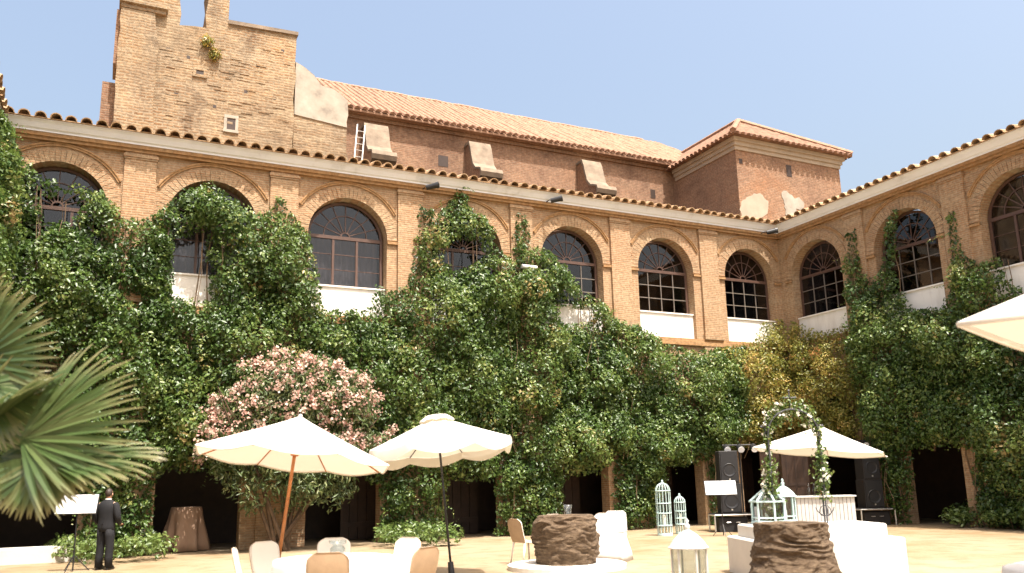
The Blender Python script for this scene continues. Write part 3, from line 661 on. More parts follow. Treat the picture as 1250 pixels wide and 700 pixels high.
def vine(label, regions, mat='leaf', name='climbing_vine', stems=5, dens=1.0, lsize=0.12, base_loc=None, rsh=0.0, thick=0.62):
    """regions: list of (plane, pixel polygon, holes)"""
    P, Nn, Sz, Rn = [], [], [], []; stem_mb = MB(); first = None
    for (pl, pix, holes) in regions:
        off = 0.45
        if pl == 'B':
            cv = lambda u, v: onY(u, v, -off)[[0, 2]]; to3 = lambda q, d: np.stack([q[:, 0], -d, q[:, 1]], 1); out = np.array([0., -1, 0])
        elif pl == 'R':
            cv = lambda u, v: onX(u, v, -off)[[1, 2]]; to3 = lambda q, d: np.stack([-d, q[:, 0], q[:, 1]], 1); out = np.array([-1., 0, 0])
        else:
            cv = lambda u, v: np.array([u, v], float); to3 = lambda q, d: np.stack([XL+d, q[:, 0], q[:, 1]], 1); out = np.array([1., 0, 0])
        poly = [tuple(cv(u, v)) for u, v in pix]; hol = [[tuple(cv(u, v)) for u, v in h] for h in holes]
        A = area(poly)
        nc = int(A*11.5*dens)
        q = sample_poly(poly, nc, hol); ed = edge_dist(q, poly)
        for h in hol: ed = np.minimum(ed, edge_dist(q, h))
        rad = np.clip(0.12+0.45*ed, 0.10, 0.36)*(0.6+0.65*rng.random(nc))
        dpt = 0.10+np.clip(ed, 0, 1.0)*thick*rng.random(nc)**0.8
        big = np.array([mnoise.noise(Vector((a*0.55, b*0.55, 3.1))) for a, b in q]); dpt += np.clip(ed, 0, 0.9)*0.85*(big+0.22)
        dpt = np.maximum(dpt, 0.06+rad*0.3)
        cen = to3(q, dpt)
        idx, pos, nrm, sz = clump_leaves(cen, rad, 720, lsize, np.repeat(out[None], nc, 0), (1, 1, 1))
        tone = rng.random(nc)*0.5+np.clip(big, -.5, .5)*0.35+np.where(rng.random(nc) < .03, .35, 0)
        rn = tone[idx]+0.42*rng.random(len(idx))+rsh
        # flat under-layer on the wall
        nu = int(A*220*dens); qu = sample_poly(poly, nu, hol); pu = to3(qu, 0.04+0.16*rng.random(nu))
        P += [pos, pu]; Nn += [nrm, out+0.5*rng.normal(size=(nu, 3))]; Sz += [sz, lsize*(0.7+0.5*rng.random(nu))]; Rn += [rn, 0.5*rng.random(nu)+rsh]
        # long shoots that stick out of the mass
        ns = int(A*2.2); qs = sample_poly(poly, ns, hol); es = edge_dist(qs, poly)
        p0 = to3(qs, 0.25+np.clip(es, 0, .9)*0.55)
        for k in range(ns):
            L = random.uniform(0.3, 0.8); dr = Vector((random.gauss(0, .6), random.gauss(0, .6), random.uniform(-1.2, 0.7)))+Vector(out)*0.8; dr.normalize(); m_ = int(L/0.045)
            tt = np.linspace(0, 1, m_)[:, None]; pp = p0[k]+np.array(dr)*tt*L+np.array([0, 0, -0.25])*tt**2*L+0.03*rng.normal(size=(m_, 3))
            P.append(pp); Nn.append(np.array([0, 0, .6])+out*.4+0.7*rng.normal(size=(m_, 3))); Sz.append(lsize*(0.9-0.4*tt[:, 0])); Rn.append(0.45+0.5*rng.random(m_)+rsh)
        # woody stems climbing the wall
        zs = np.array([z for _, z in poly]); us = np.array([u for u, _ in poly])
        for k in range(stems):
            t = random.random(); u0 = us.min()+(us.max()-us.min())*t; zt = None
            cand = [z for z in np.linspace(zs.max(), zs.min(), 40) if in_poly(np.array([[u0, z]]), poly)[0]]
            if len(cand) < 3: continue
            zt, zb = cand[0], max(0.0, min(cand[-1], 2.4) if random.random() < .5 else cand[-1])
            pts = []; uu = u0
            for z in np.linspace(zb, zt-0.15, 14):
                uu += random.uniform(-.10, .10); pts.append(to3(np.array([[uu, z]]), np.array([0.08+0.05*random.random()]))[0])
            stem_mb.tube(pts, list(np.linspace(0.035, 0.012, 14)), 5)
            if k % 2: stem_mb.tube([Vector(q_)+Vector(out)*(0.35+.1*math.sin(i_*.9))+Vector((random.uniform(-.1, .1), random.uniform(-.1, .1), 0)) for i_, q_ in enumerate(pts)], list(np.linspace(0.014, 0.006, 14)), 5)
        if first is None: first = to3(np.array([[us.mean(), 0.0]]), np.array([0.3]))[0]
    P, Nn, Sz, Rn = np.vstack(P), np.vstack(Nn), np.concatenate(Sz), np.concatenate(Rn)
    k = P[:, 2] > 0.03; P, Nn, Sz, Rn = P[k], Nn[k], Sz[k], Rn[k]
    loc = (first[0], first[1], 0.0); root = thing(name, label, 'vine', loc, group='climbing vines on the cloister walls'); off = tuple(-x for x in loc)
    part('foliage', leaves_mesh('foliage', P, Nn, Sz, M[mat], Rn), None, root, kind='stuff', off=off)
    if stem_mb.v: part('stems', stem_mb, M['stem'], root, kind='stuff', off=off)
    return root
vine('dense green vine around the leftmost arched window, behind the man in the suit', [
    ('B', [(10, 150), (22, 180), (42, 205), (70, 222), (100, 226), (128, 232), (150, 262), (172, 268), (200, 254), (210, 330), (215, 420), (215, 560), (185, 600), (190, 686), (95, 690), (92, 590), (-10, 585), (-10, 300)], [[(48, 236), (98, 230), (92, 272), (52, 268)]]),
    ('L', [(-0.2, 12.2), (-1.0, 11.9), (-2.2, 11.6), (-3.0, 10.0), (-5.0, 8.6), (-7, 7.5), (-7, 0.2), (-0.2, 0.2)], [])], stems=12)
vine('dense green vine covering most of the second arched window, above the oleander', [
    ('B', [(180, 262), (205, 247), (225, 226), (262, 222), (292, 242), (310, 258), (330, 258), (346, 236), (362, 262), (380, 286), (392, 330), (397, 376), (440, 379), (450, 560), (390, 592), (250, 576), (185, 578)], [[(214, 288), (252, 282), (259, 366), (212, 360)]])], stems=12)
vine('dense green vine draping the fourth arched window and the pier behind the scalloped parasol', [
    ('B', [(424, 379), (456, 374), (462, 345), (480, 352), (500, 350), (512, 300), (514, 246), (535, 258), (558, 242), (568, 222), (578, 250), (600, 268), (614, 300), (640, 330), (635, 560), (606, 588), (560, 586), (548, 598), (550, 666), (470, 670), (466, 592), (434, 572)], [[(552, 290), (590, 290), (596, 312), (562, 330), (546, 316)]])], stems=12)
vine('dense green vine with a thin strand climbing to the eave beside the white wall lamp', [
    ('B', [(616, 330), (632, 325), (634, 258), (646, 258), (652, 300), (676, 305), (696, 330), (718, 358), (740, 362), (750, 385), (780, 400), (780, 555), (735, 576), (692, 584), (690, 656), (612, 660), (608, 576)], [[(684, 372), (726, 372), (726, 394), (688, 392)]])], stems=12)
vine('dense green vine hanging below the fifth and sixth arched windows', [
    ('B', [(750, 386), (780, 396), (820, 418), (850, 428), (885, 424), (915, 422), (920, 545), (872, 560), (900, 580), (902, 640), (876, 642), (870, 560), (845, 570), (818, 570), (814, 646), (757, 650), (756, 570)], [])], stems=12)
vine('browning olive vine filling the inner corner of the courtyard', [
    ('B', [(878, 424), (928, 416), (936, 394), (962, 388), (972, 545), (900, 548)], []),
    ('R', [(958, 390), (986, 406), (1026, 398), (1052, 425), (1058, 540), (968, 546)], [])], mat='leaf_dry', stems=4, dens=1.25, lsize=0.10, thick=0.85)
vine('dark green vine climbing between the first two windows of the shaded wing', [
    ('R', [(1032, 420), (1026, 345), (1028, 282), (1037, 278), (1044, 330), (1062, 345), (1072, 310), (1075, 268), (1088, 255), (1084, 330), (1098, 362), (1100, 376), (1140, 382), (1140, 545), (1107, 550), (1106, 642), (1083, 642), (1060, 560), (1050, 540)], [])], stems=10)
vine('dark green vine around the dark doorway of the shaded wing, up to its third window', [
    ('R', [(1100, 378), (1150, 374), (1158, 350), (1148, 262), (1156, 256), (1170, 310), (1190, 322), (1212, 312), (1228, 350), (1300, 372), (1400, 380), (1420, 680), (1186, 644), (1180, 545), (1120, 545)], [])], stems=10)
# small weeds on the tower
for (u, v, s_, lb) in ((252, 52, 0.3, 'small green weed sprouting near the gap of the ruined tower'), (262, 68, 0.28, 'small olive weed sprouting halfway up the ruined tower')):
    p = onY(u, v, YW-0.05); n = 160; d = unit(rng.normal(size=(n, 3))); d[:, 1] = -abs(d[:, 1]); pos = p+d*s_*rng.random((n, 1))
    o = part('weed', leaves_mesh('weed', pos-p, d+.3, np.full(n, 0.13), M['leaf_dry'], rng.random(n)), None); o.location = p; props(o, lb, 'plant')
def ivy_patch(label, pts, hmax=0.45, lsize=0.13):
    poly = [tuple(onZ(u, v)[:2]) for u, v in pts]; A = area(poly); nc = max(20, int(A*9)); q = sample_poly(poly, nc)
    rad = 0.14+0.2*rng.random(nc); cen = np.column_stack([q, rad*0.6+hmax*0.4*rng.random(nc)])
    idx, pos, nrm, sz = clump_leaves(cen, rad, 520, lsize, np.repeat(np.array([[0, -.4, .9]]), nc, 0))
    k = pos[:, 2] > 0.02; pos, nrm, sz, idx = pos[k], nrm[k], sz[k], idx[k]
    c = np.array([q[:, 0].mean(), q[:, 1].mean(), 0.0])
    o = part('ground_ivy', leaves_mesh('ground_ivy', pos-c, nrm, sz, M['leaf_ivy'], (rng.random(nc)*.5)[idx]+.5*rng.random(len(idx))), None, kind='stuff'); o.location = c
    props(o, label, 'ivy')
ivy_patch('low bright ivy spreading on the ground behind the man in the suit', [(66, 688), (120, 692), (200, 684), (200, 676), (60, 680)])
ivy_patch('low bright ivy at the foot of the shaded wing beside its doorway', [(1160, 645), (1262, 650), (1275, 640), (1165, 636)], 0.5)
ivy_patch('low bright ivy at the foot of the pier behind the scalloped parasol', [(462, 672), (560, 668), (555, 660), (462, 664)], 0.6)

# oleander with pink flowers
def oleander():
    base = onY(345, 600, -1.3); base = np.array([base[0], -1.3, 0.0])
    root = thing('oleander', 'tall oleander full of pink flowers behind the wooden parasol', 'bush', tuple(base))
    def P(u, v, y): return onY(u, v, y)-base
    mb = MB(); tips = []
    for k in range(11):
        t = P(random.uniform(255, 465), random.uniform(465, 545), -1.6+random.uniform(-.5, .4)); b = Vector((random.uniform(-.25, .25), random.uniform(-.2, .2), 0))
        mid = b.lerp(Vector(t), 0.5)+Vector((random.uniform(-.15, .15), 0, .35)); mb.tube([b, b.lerp(mid, .5), mid, mid.lerp(Vector(t), .6), Vector(t)], [.06, .05, .04, .025, .012], 6)
    part('trunk', mb, M['bark'], root)
    outline = [(230, 548), (240, 520), (262, 508), (266, 484), (288, 474), (300, 442), (322, 446), (340, 428), (362, 440), (388, 430), (405, 442), (430, 438), (448, 462), (462, 484), (472, 512), (480, 540), (468, 565), (440, 595), (415, 625), (305, 630), (262, 588)]
    poly = [tuple(onY(u, v, -1.8)[[0, 2]]) for u, v in outline]
    nc = 230; q = sample_poly(poly, nc); ed = edge_dist(q, poly); rad = np.clip(.15+.4*ed, .15, .42)*(0.7+.5*rng.random(nc))
    cen = np.column_stack([q[:, 0], -1.5-np.clip(ed, 0, .8)*0.9*(rng.random(nc)), q[:, 1]])-base
    idx, pos, nrm, sz = clump_leaves(cen, rad, 520, 0.17, np.repeat(np.array([[0, -.8, .5]]), nc, 0))
    part('foliage', leaves_mesh('foliage', pos, nrm, sz, M['leaf_ole'], rng.random(len(sz)), aspect=0.26, droop=np.array([0, -.2, .6])), None, root, kind='stuff')
    up = q[:, 1] > np.array(poly)[:, 1].max()-3.1
    fc, fr = cen[up], rad[up]; F, Nf = [], []
    for c, r in zip(fc, fr):
        for _ in range(2):
            d = rng.normal(size=3); d[1] = -abs(d[1])-.3; d[2] = abs(d[2])*.8; d /= np.linalg.norm(d); m = rng.integers(10, 26); hub = c+d*r*(.9+.45*rng.random())
            F.append(hub+0.075*rng.normal(size=(m, 3))); Nf.append(d+.7*rng.normal(size=(m, 3)))
    F = np.vstack(F); Nf = np.vstack(Nf)
    part('flowers', leaves_mesh('flowers', F, Nf, 0.085*(.7+.6*rng.random(len(F))), M['flower'], rng.random(len(F)), aspect=0.95), None, root, kind='stuff')
oleander()

# ------------------------------------------------------------------ fan palm
def palm():
    D0 = 6.6; cen = atD(-75, 530, D0); base = Vector((cen[0], cen[1], 0))
    root = thing('fan_palm', 'fan palm with broad spiky fronds beside the man in the suit', 'palm', base)
    mb = MB(); n = 26; pts = []; rad = []
    for k in range(n+1):
        z = (cen[2]-0.15)*k/n; pts.append((0, 0, z)); rad.append(0.19-0.03*k/n+(0.02 if k % 2 else -0.012))
    mb.tube(pts, rad, 14); part('trunk', mb, M['bark'], root)
    # one leaf segment along +X, folded, pointed
    seg = MB(); prof = [(0, .018, 0), (.25, .030, .004), (.5, .034, 0), (.75, .022, -.022), (.92, .009, -.055), (1.0, .002, -.085)]; vs = []
    for x, w, z in prof: vs += [(x, -w, z+w*.45), (x, 0, z), (x, w, z+w*.45)]
    seg.add(vs, [f for i in range(len(prof)-1) for f in ((3*i, 3*i+3, 3*i+4, 3*i+1), (3*i+1, 3*i+4, 3*i+5, 3*i+2))]); sme = seg.mesh('leaf_segment'); sme.materials.append(M['palm'])
    C = Vector(cen)
    spec = [  # hub px, hub depth, direction px, length m, half spread deg, tilt
        ((-28, 438), 6.4, (85, 420), 0.72, 80, 0.15), ((28, 536), 6.0, (180, 508), 0.95, 68, 0.35), ((-12, 520), 6.1, (92, 446), 0.68, 42, 1.1), ((62, 566), 5.9, (188, 576), 0.80, 36, 0.9),
        ((50, 560), 5.95, (20, 640), 0.44, 66, 0.5), ((-40, 500), 6.5, (60, 470), 0.80, 85, -0.4), ((-50, 400), 6.6, (20, 330), 0.62, 80, 0.3), ((-25, 470), 6.2, (70, 560), 0.62, 60, 0.2), ((-140, 500), 6.9, (-260, 470), 0.8, 90, 0.3), ((0, 560), 6.3, (60, 605), 0.5, 70, 0.1)]
    for (hp_, dp, dpx, L, sp, tilt) in spec:
        H = Vector(atD(hp_[0], hp_[1], dp)); T = Vector(atD(dpx[0], dpx[1], dp-0.12)); ax = (T-H).normalized()
        back = (Vector(CAM)-H).normalized(); nrm = (back*(1-abs(tilt)*.5)+Vector((0, 0, 1))*tilt); nrm = (nrm-ax*nrm.dot(ax)).normalized(); sd_ = nrm.cross(ax)
        mb = MB(); c0 = C-base; h0 = H-base; mid = (c0+h0)/2+Vector((0, 0, .10)); mb.tube([c0, c0.lerp(mid, .6), mid, mid.lerp(h0, .6), h0, h0+ax*.06], [.02, .016, .013, .012, .014, .006], 6)
        fr = part('frond', mb, M['palm'], root); ns = 30
        for k in range(ns):
            a = R(sp)*(2*(k+.5)/ns-1)+random.gauss(0, .012); Lk = L*(1-0.22*abs(a/R(sp))**2)*random.uniform(.93, 1.05)
            d = (ax*math.cos(a)+sd_*math.sin(a)); cup = 0.10+0.08*random.random(); d = (d+nrm*cup*(1 if k % 2 else .75)).normalized()
            y = nrm.cross(d).normalized(); z = d.cross(y)
            wk = 0.82
            o = part('leaf_segment', sme, None, fr); o.matrix_local = Matrix(((d.x*Lk, y.x*wk, z.x*Lk, h0.x), (d.y*Lk, y.y*wk, z.y*Lk, h0.y), (d.z*Lk, y.z*wk, z.z*Lk, h0.z), (0, 0, 0, 1)))
palm()

# ------------------------------------------------------------------ parasols
def parasol(label, base, apex_z, rim_z, rad, n, lean, pole_mat, vent=False, valance=0.0, rot=0.0, pole_r=0.026, sag=0.05, group='white parasols'):
    """lean = (tilt angle, direction azimuth)"""
    root = thing('parasol', label, 'parasol', base, group=None)
    ang, az = lean; root.rotation_mode = 'QUATERNION'
    ax = Vector((-math.sin(az), math.cos(az), 0)); root.rotation_quaternion = Matrix.Rotation(ang, 3, ax).to_quaternion()
    part('pole', MB().tube([(0, 0, 0.03), (0, 0, apex_z-0.03)], pole_r, 12), M[pole_mat], root, smooth=True)
    part('base', MB().lathe([(0.28, 0.0), (0.28, 0.05), (0.25, 0.07), (0.06, 0.08), (0.05, 0.3), (0.035, 0.3)], 20), M['black'], root)
    cm = MB(); m = 7; sub = 6; vs = []; fs = []; tot = n*sub
    r_in = 0.16 if vent else 0.0
    def rim(a):
        s = (a-rot) % (2*PI/n)/(2*PI/n); k = math.cos(PI/n)/math.cos((s-.5)*2*PI/n); return k, s
    for i in range(m+1):
        t = i/m
        for j in range(tot):
            a = rot+2*PI*j/tot; k, s = rim(a); rr = (r_in+(rad-r_in)*t)*(1*(k))
            z = apex_z-(apex_z-rim_z)*(t**0.93)-sag*math.sin(PI*s)*t*1.3
            if t > 0: z += (1-k)*0.0
            vs.append((rr*math.cos(a), rr*math.sin(a), z))
    for i in range(m):
        for j in range(tot): fs.append((i*tot+j, (i+1)*tot+j, (i+1)*tot+(j+1) % tot, i*tot+(j+1) % tot))
    cm.add(vs, fs); can = part('canopy', cm, M['canvas'], root); smooth_by_angle(can, 12)
    edge = vs[m*tot:]
    if valance:
        vm = MB(); vv = []
        for j in range(tot):
            x, y, z = edge[j]; s = (j % sub)/sub; dz = valance*(0.72+0.28*math.sin(PI*s)); vv += [(x*1.003, y*1.003, z), (x*1.012, y*1.012, z-dz*.5), (x*1.008, y*1.008, z-dz)]
        ff = []
        for j in range(tot):
            q = (j+1) % tot
            for i in range(2): ff.append((3*j+i, 3*q+i, 3*q+i+1, 3*j+i+1))
        part('valance', vm.add(vv, ff), M['canvas'], can, smooth=True)
    else:
        hm = MB()
        hm.tube([Vector(e)-Vector((0, 0, .012)) for e in edge]+[Vector(edge[0])-Vector((0, 0, .012))], 0.012, 5, cap=False); part('hem', hm, M['canvas'], can)
    if vent:
        vc = MB(); q = n*4; vv = [(0, 0, apex_z+.10)]+[(0.34*math.cos(2*PI*j/q)*(1+.03*(j % 4 == 0)), 0.34*math.sin(2*PI*j/q), apex_z-.03-.02*(j % 4 == 2)) for j in range(q)]+[(0.21*math.cos(2*PI*j/q), 0.21*math.sin(2*PI*j/q), apex_z+.065) for j in range(q)]
        ff = [(0, 1+q+j, 1+q+(j+1) % q) for j in range(q)]+[(1+q+j, 1+j, 1+(j+1) % q, 1+q+(j+1) % q) for j in range(q)]
        part('vent_cap', vc.add(vv, ff), M['canvas'], can, smooth=True)
    hub_z = rim_z+(apex_z-rim_z)*0.15
    part('runner', MB().lathe([(pole_r+.03, hub_z-.06), (pole_r+.045, hub_z-.03), (pole_r+.045, hub_z+.03), (pole_r+.02, hub_z+.05)], 12), M[pole_mat], root)
    for k in range(n):
        a = rot+2*PI*k/n; p0 = Vector((0.05*math.cos(a), 0.05*math.sin(a), apex_z-.06)); p1 = Vector((rad*.985*math.cos(a), rad*.985*math.sin(a), rim_z-.02))
        rb = part('rib', MB().tube([p0, p1], 0.011, 5), M[pole_mat], root)
        mid = p0.lerp(p1, .52); part('strut', MB().tube([(0.05*math.cos(a), 0.05*math.sin(a), hub_z), mid-Vector((0, 0, .012))], 0.009, 5), M[pole_mat], rb)
    if not vent: part('finial', MB().lathe([(0.02, apex_z-.03), (0.034, apex_z-.005), (0.03, apex_z+.018), (0.012, apex_z+.028)], 10), M['canvas'], root)
    return root
azR = -YAW            # compass of the picture's right-hand direction
b1 = ground_at(336, 12.5); parasol('white eight-sided parasol on an orange wooden pole before the oleander', b1, 2.80, 2.14, 1.50, 8, (R(8.0), azR+R(45)), 'pole_wood', rot=R(12))
b2 = ground_at(551, 15.5); parasol('white vented parasol with scalloped edge on a thin dark pole', b2, 2.92, 2.40, 1.40, 8, (R(6.5), azR+R(148)), 'black', vent=True, valance=0.2, rot=R(5), pole_r=0.022)
b3 = ground_at(998, 26.0); parasol('wide white parasol over the bar table and loudspeakers', b3, 3.25, 2.44, 2.15, 6, (R(5.0), azR), 'pole_wood', rot=R(-22), pole_r=0.035)
b4 = ground_at(1542, 6.1); parasol('cream square parasol whose corner reaches in front of the shaded wing', b4, 3.62, 2.80, 2.05, 4, (0, 0), 'pole_wood', rot=azR+PI, valance=0.06, sag=0.01)

# ------------------------------------------------------------------ tables, cloths, chairs
def table(label, loc, rad, h=0.74):
    t = thing('round_table', label, 'table', loc)
    part('tabletop', MB().lathe([(rad-.02, h-.035), (rad, h-.03), (rad, h-.005), (rad-.01, h)], 40), M['pole_wood'], t)
    for k in range(4):
        a = PI/4+k*PI/2; part('leg', MB().tube([(0.45*rad*math.cos(a), 0.45*rad*math.sin(a), h-.03), (0.7*rad*math.cos(a), 0.7*rad*math.sin(a), 0)], .022, 8), M['pole_wood'], t)
    return t
def tablecloth(label, loc, rad, h=0.75, drop=0.70, mat='linen', folds=14, flare=0.16, cat='tablecloth'):
    n = 112; vs = [(0, 0, h+.004)]; fs = []; rings = [(rad*.5, 0), (rad*.97, 0), (rad+.006, .012)]+[(rad+.01, drop*t) for t in (.12, .3, .55, .8, 1.0)]
    for i, (r, d) in enumerate(rings):
        t = d/drop
        for k in range(n):
            a = 2*PI*k/n; w = (math.sin(folds*a+1.3*math.sin(2*a))*.6+.4*math.sin((folds-5)*a+2))
            rr = r+t*(flare*.45+flare*.55*w*min(1, t*1.6)); vs.append((rr*math.cos(a), rr*math.sin(a), h+.004-d+(0.0015*w if d == 0 else 0)))
    for k in range(n): fs.append((0, 1+k, 1+(k+1) % n))
    for i in range(len(rings)-1):
        for k in range(n): fs.append((1+i*n+k, 1+(i+1)*n+k, 1+(i+1)*n+(k+1) % n, 1+i*n+(k+1) % n))
    o = part('tablecloth', MB().add(vs, fs), M[mat], smooth=True); o.location = loc; props(o, label, cat)
    sm = o.modifiers.new('thick', 'SOLIDIFY'); sm.thickness = 0.003; sm.offset = 1; return o
def chair_parts():
    """moulded shell chair, front towards +Y, back at -Y; height 1.0"""
    root = thing('moulded_chair', 'x', 'chair')
    def shell(fn, nu, nv, th):
        g = [[Vector(fn(i/nu, j/nv)) for j in range(nv+1)] for i in range(nu+1)]
        vs, fs = [], []
        for i in range(nu+1):
            for j in range(nv+1):
                du = g[min(i+1, nu)][j]-g[max(i-1, 0)][j]; dv = g[i][min(j+1, nv)]-g[i][max(j-1, 0)]; n = du.cross(dv).normalized()
                vs += [g[i][j]+n*th/2, g[i][j]-n*th/2]
        ix = lambda i, j, s: 2*(i*(nv+1)+j)+s
        for i in range(nu):
            for j in range(nv):
                fs.append((ix(i, j, 0), ix(i+1, j, 0), ix(i+1, j+1, 0), ix(i, j+1, 0))); fs.append((ix(i, j, 1), ix(i, j+1, 1), ix(i+1, j+1, 1), ix(i+1, j, 1)))
        for i in range(nu):
            for j in (0, nv): fs.append((ix(i, j, 0), ix(i, j, 1), ix(i+1, j, 1), ix(i+1, j, 0)))
        for j in range(nv):
            for i in (0, nu): fs.append((ix(i, j, 0), ix(i, j+1, 0), ix(i, j+1, 1), ix(i, j, 1)))
        return MB().add(vs, fs)
    def back(u, v):
        z = .44+.49*v; w = .225+.02*math.sin(PI*v*.8)
        k = max(0, (v-.78)/.22); w *= math.sqrt(max(.0, 1-(k*.86)**2.2)) if k > 0 else 1
        x = w*(2*u-1); return (x, -.20-.13*v-.02*math.sin(PI*v)+.32*x*x, z)
    part('backrest', shell(back, 14, 16, .018), M['chair'], root, smooth=True)
    def outer(u, v):
        x, y, z = back(u, v); return (x*1.015, y-.016, z*1.004-.002)
    part('outer_back', shell(outer, 14, 16, .010), M['chair_back'], root, smooth=True)
    def seat(u, v): x = (.225+.02*v)*(2*u-1); y = -.20+.44*v; return (x, y, .455+.25*x*x-.02*math.sin(PI*v)-(.05*max(0, v-.8)/.2)**1)
    part('seat', shell(seat, 10, 10, .02), M['chair'], root, smooth=True)
    for sx in (-1, 1):
        part('leg', MB().tube([(sx*.20, .19, .45), (sx*.225, .23, 0)], [.022, .016], 8), M['chair'], root, smooth=True)
        part('leg', MB().tube([(sx*.20, -.19, .45), (sx*.225, -.27, 0)], [.022, .016], 8), M['chair'], root, smooth=True)
    return root
chair0 = chair_parts(); used = [False]
fwd = Vector((math.sin(YAW), math.cos(YAW), 0)); rgt = Vector((math.cos(YAW), -math.sin(YAW), 0))
def chair(label, pos, face, group=None):
    o = chair0 if not used[0] else copy_tree(chair0); used[0] = True
    o.location = (pos.x, pos.y, 0); d = Vector((face.x-pos.x, face.y-pos.y)); o.rotation_euler = (0, 0, math.atan2(d.y, d.x)-PI/2)
    o['label'] = label
    if group: o['group'] = group
    elif 'group' in o: del o['group']
    return o
T1 = Vector(onZ(409, 681.5, .75)); T1.z = 0
table('round wooden table hidden under the white cloth before the oleander parasol', T1, 0.78)
tablecloth('white cloth on the round table with the glass jar', T1, 0.79)
for lb, a, b in (('tan-backed moulded chair across the white table from the glass jar', 0.17, -1.12),
                 ('tan-backed moulded chair at the jar table, nearest the dark parasol pole', 1.05, -.72),
                 ('white moulded chair between the glass jar and the dark parasol pole', .65, .92),
                 ('white moulded chair directly behind the glass jar', -.26, 1.16),
                 ('white moulded chair just beside the orange wooden parasol pole', -1.0, .80),
                 ('moulded chair turned sideways at the end of the jar table, by the orange pole', -.94, -.22)):
    chair(lb, T1+rgt*a+fwd*b, T1, 'chairs around the jar table')
def lathe_thing(name, label, cat, loc, prof, mat, n=24, smooth=True):
    o = part(name, MB().lathe(prof, n, cap=False), M[mat], smooth=smooth); o.location = loc; return props(o, label, cat)
vz = 0.755
lathe_thing('glass_vase', 'clear glass jar with a wide rim on the white round table', 'vase', T1+Vector((0, 0, vz))+fwd*.25+rgt*-.02, [(0.0, 0), (.085, 0.0), (.10, .02), (.105, .10), (.075, .135), (.07, .15), (.115, .165), (.118, .21), (.108, .212), (.105, .17), (.064, .15), (.068, .135), (.097, .1), (.09, .02), (0, .012)], 'clear')
T2 = ground_at(708, 19.0)
table('round wooden table hidden under the cloth behind the stone well head', T2, 0.75)
tablecloth('white cloth on the round table behind the stone well head', T2, 0.76)
for lb, a, b in (('tan-backed moulded chair standing sideways beside the round plinth of the well head', -1.25, -.9),
                 ('cream moulded chair tucked behind the stone well head, under the tall glass', -.6, -.85),
                 ('cream moulded chair at the far side of the table behind the well head', -.45, 1.0),
                 ('cream moulded chair at the table behind the well head, toward the brick pier', .5, .98)):
    chair(lb, T2+rgt*a+fwd*b, T2, 'chairs around the table behind the well head')
lathe_thing('glass_beaker', 'tall clear glass on the table behind the stone well head', 'glass', T2+Vector((0, 0, vz))+rgt*-.3+fwd*-.1, [(0, 0), (.07, 0), (.075, .02), (.035, .05), (.035, .16), (.08, .24), (.1, .42), (.094, .42), (.074, .25), (.028, .16), (0, .06)], 'clear')
# chair under a white cover beside the well head
cc = T2+rgt*.62+fwd*-.75
cv_ = thing('covered_chair', 'chair under a loose white cover beside the stone well head', 'chair', cc, (0, 0, -YAW+PI*.86))
rings = []
for (z, w, y0, y1) in ((.0, .36, -.38, .36), (.15, .34, -.36, .34), (.44, .27, -.28, .27), (.50, .26, -.26, .24), (.53, .26, -.26, -.02), (.8, .25, -.28, -.14), (.98, .23, -.30, -.18), (1.03, .17, -.29, -.20)):
    r_ = []
    for k in range(40):
        a = 2*PI*k/40; c, s = math.cos(a), math.sin(a); e = .45
        x = w*math.copysign(abs(c)**e, c); y = (y0+y1)/2+(y1-y0)/2*math.copysign(abs(s)**e, s); f = 1+(.06*math.sin(9*a)*(max(0, .5-z)))
        r_.append((x*f, y*f, z))
    rings.append(r_)
part('cover', MB().loft(rings), M['linen'], cv_, smooth=True)
part('sash', MB().loft([[(x*1.02, y*1.02-.0, z+dz) for (x, y, z) in [(p[0], p[1], .60) for p in rings[4]]] for dz in (0, .1)], cap=False), M['linen'], cv_, smooth=True)
for sx in (-1, 1):
    for y in (-.27, .22): part('leg', MB().tube([(sx*.2, y, .44), (sx*.21, y, 0)], .016, 6), M['chair'], cv_)
T3 = ground_at(1326, 8.1)
table('round wooden table under a white cloth beneath the cream square parasol', T3, 0.78)
tablecloth('white cloth on the table beneath the cream square parasol', T3, 0.79)

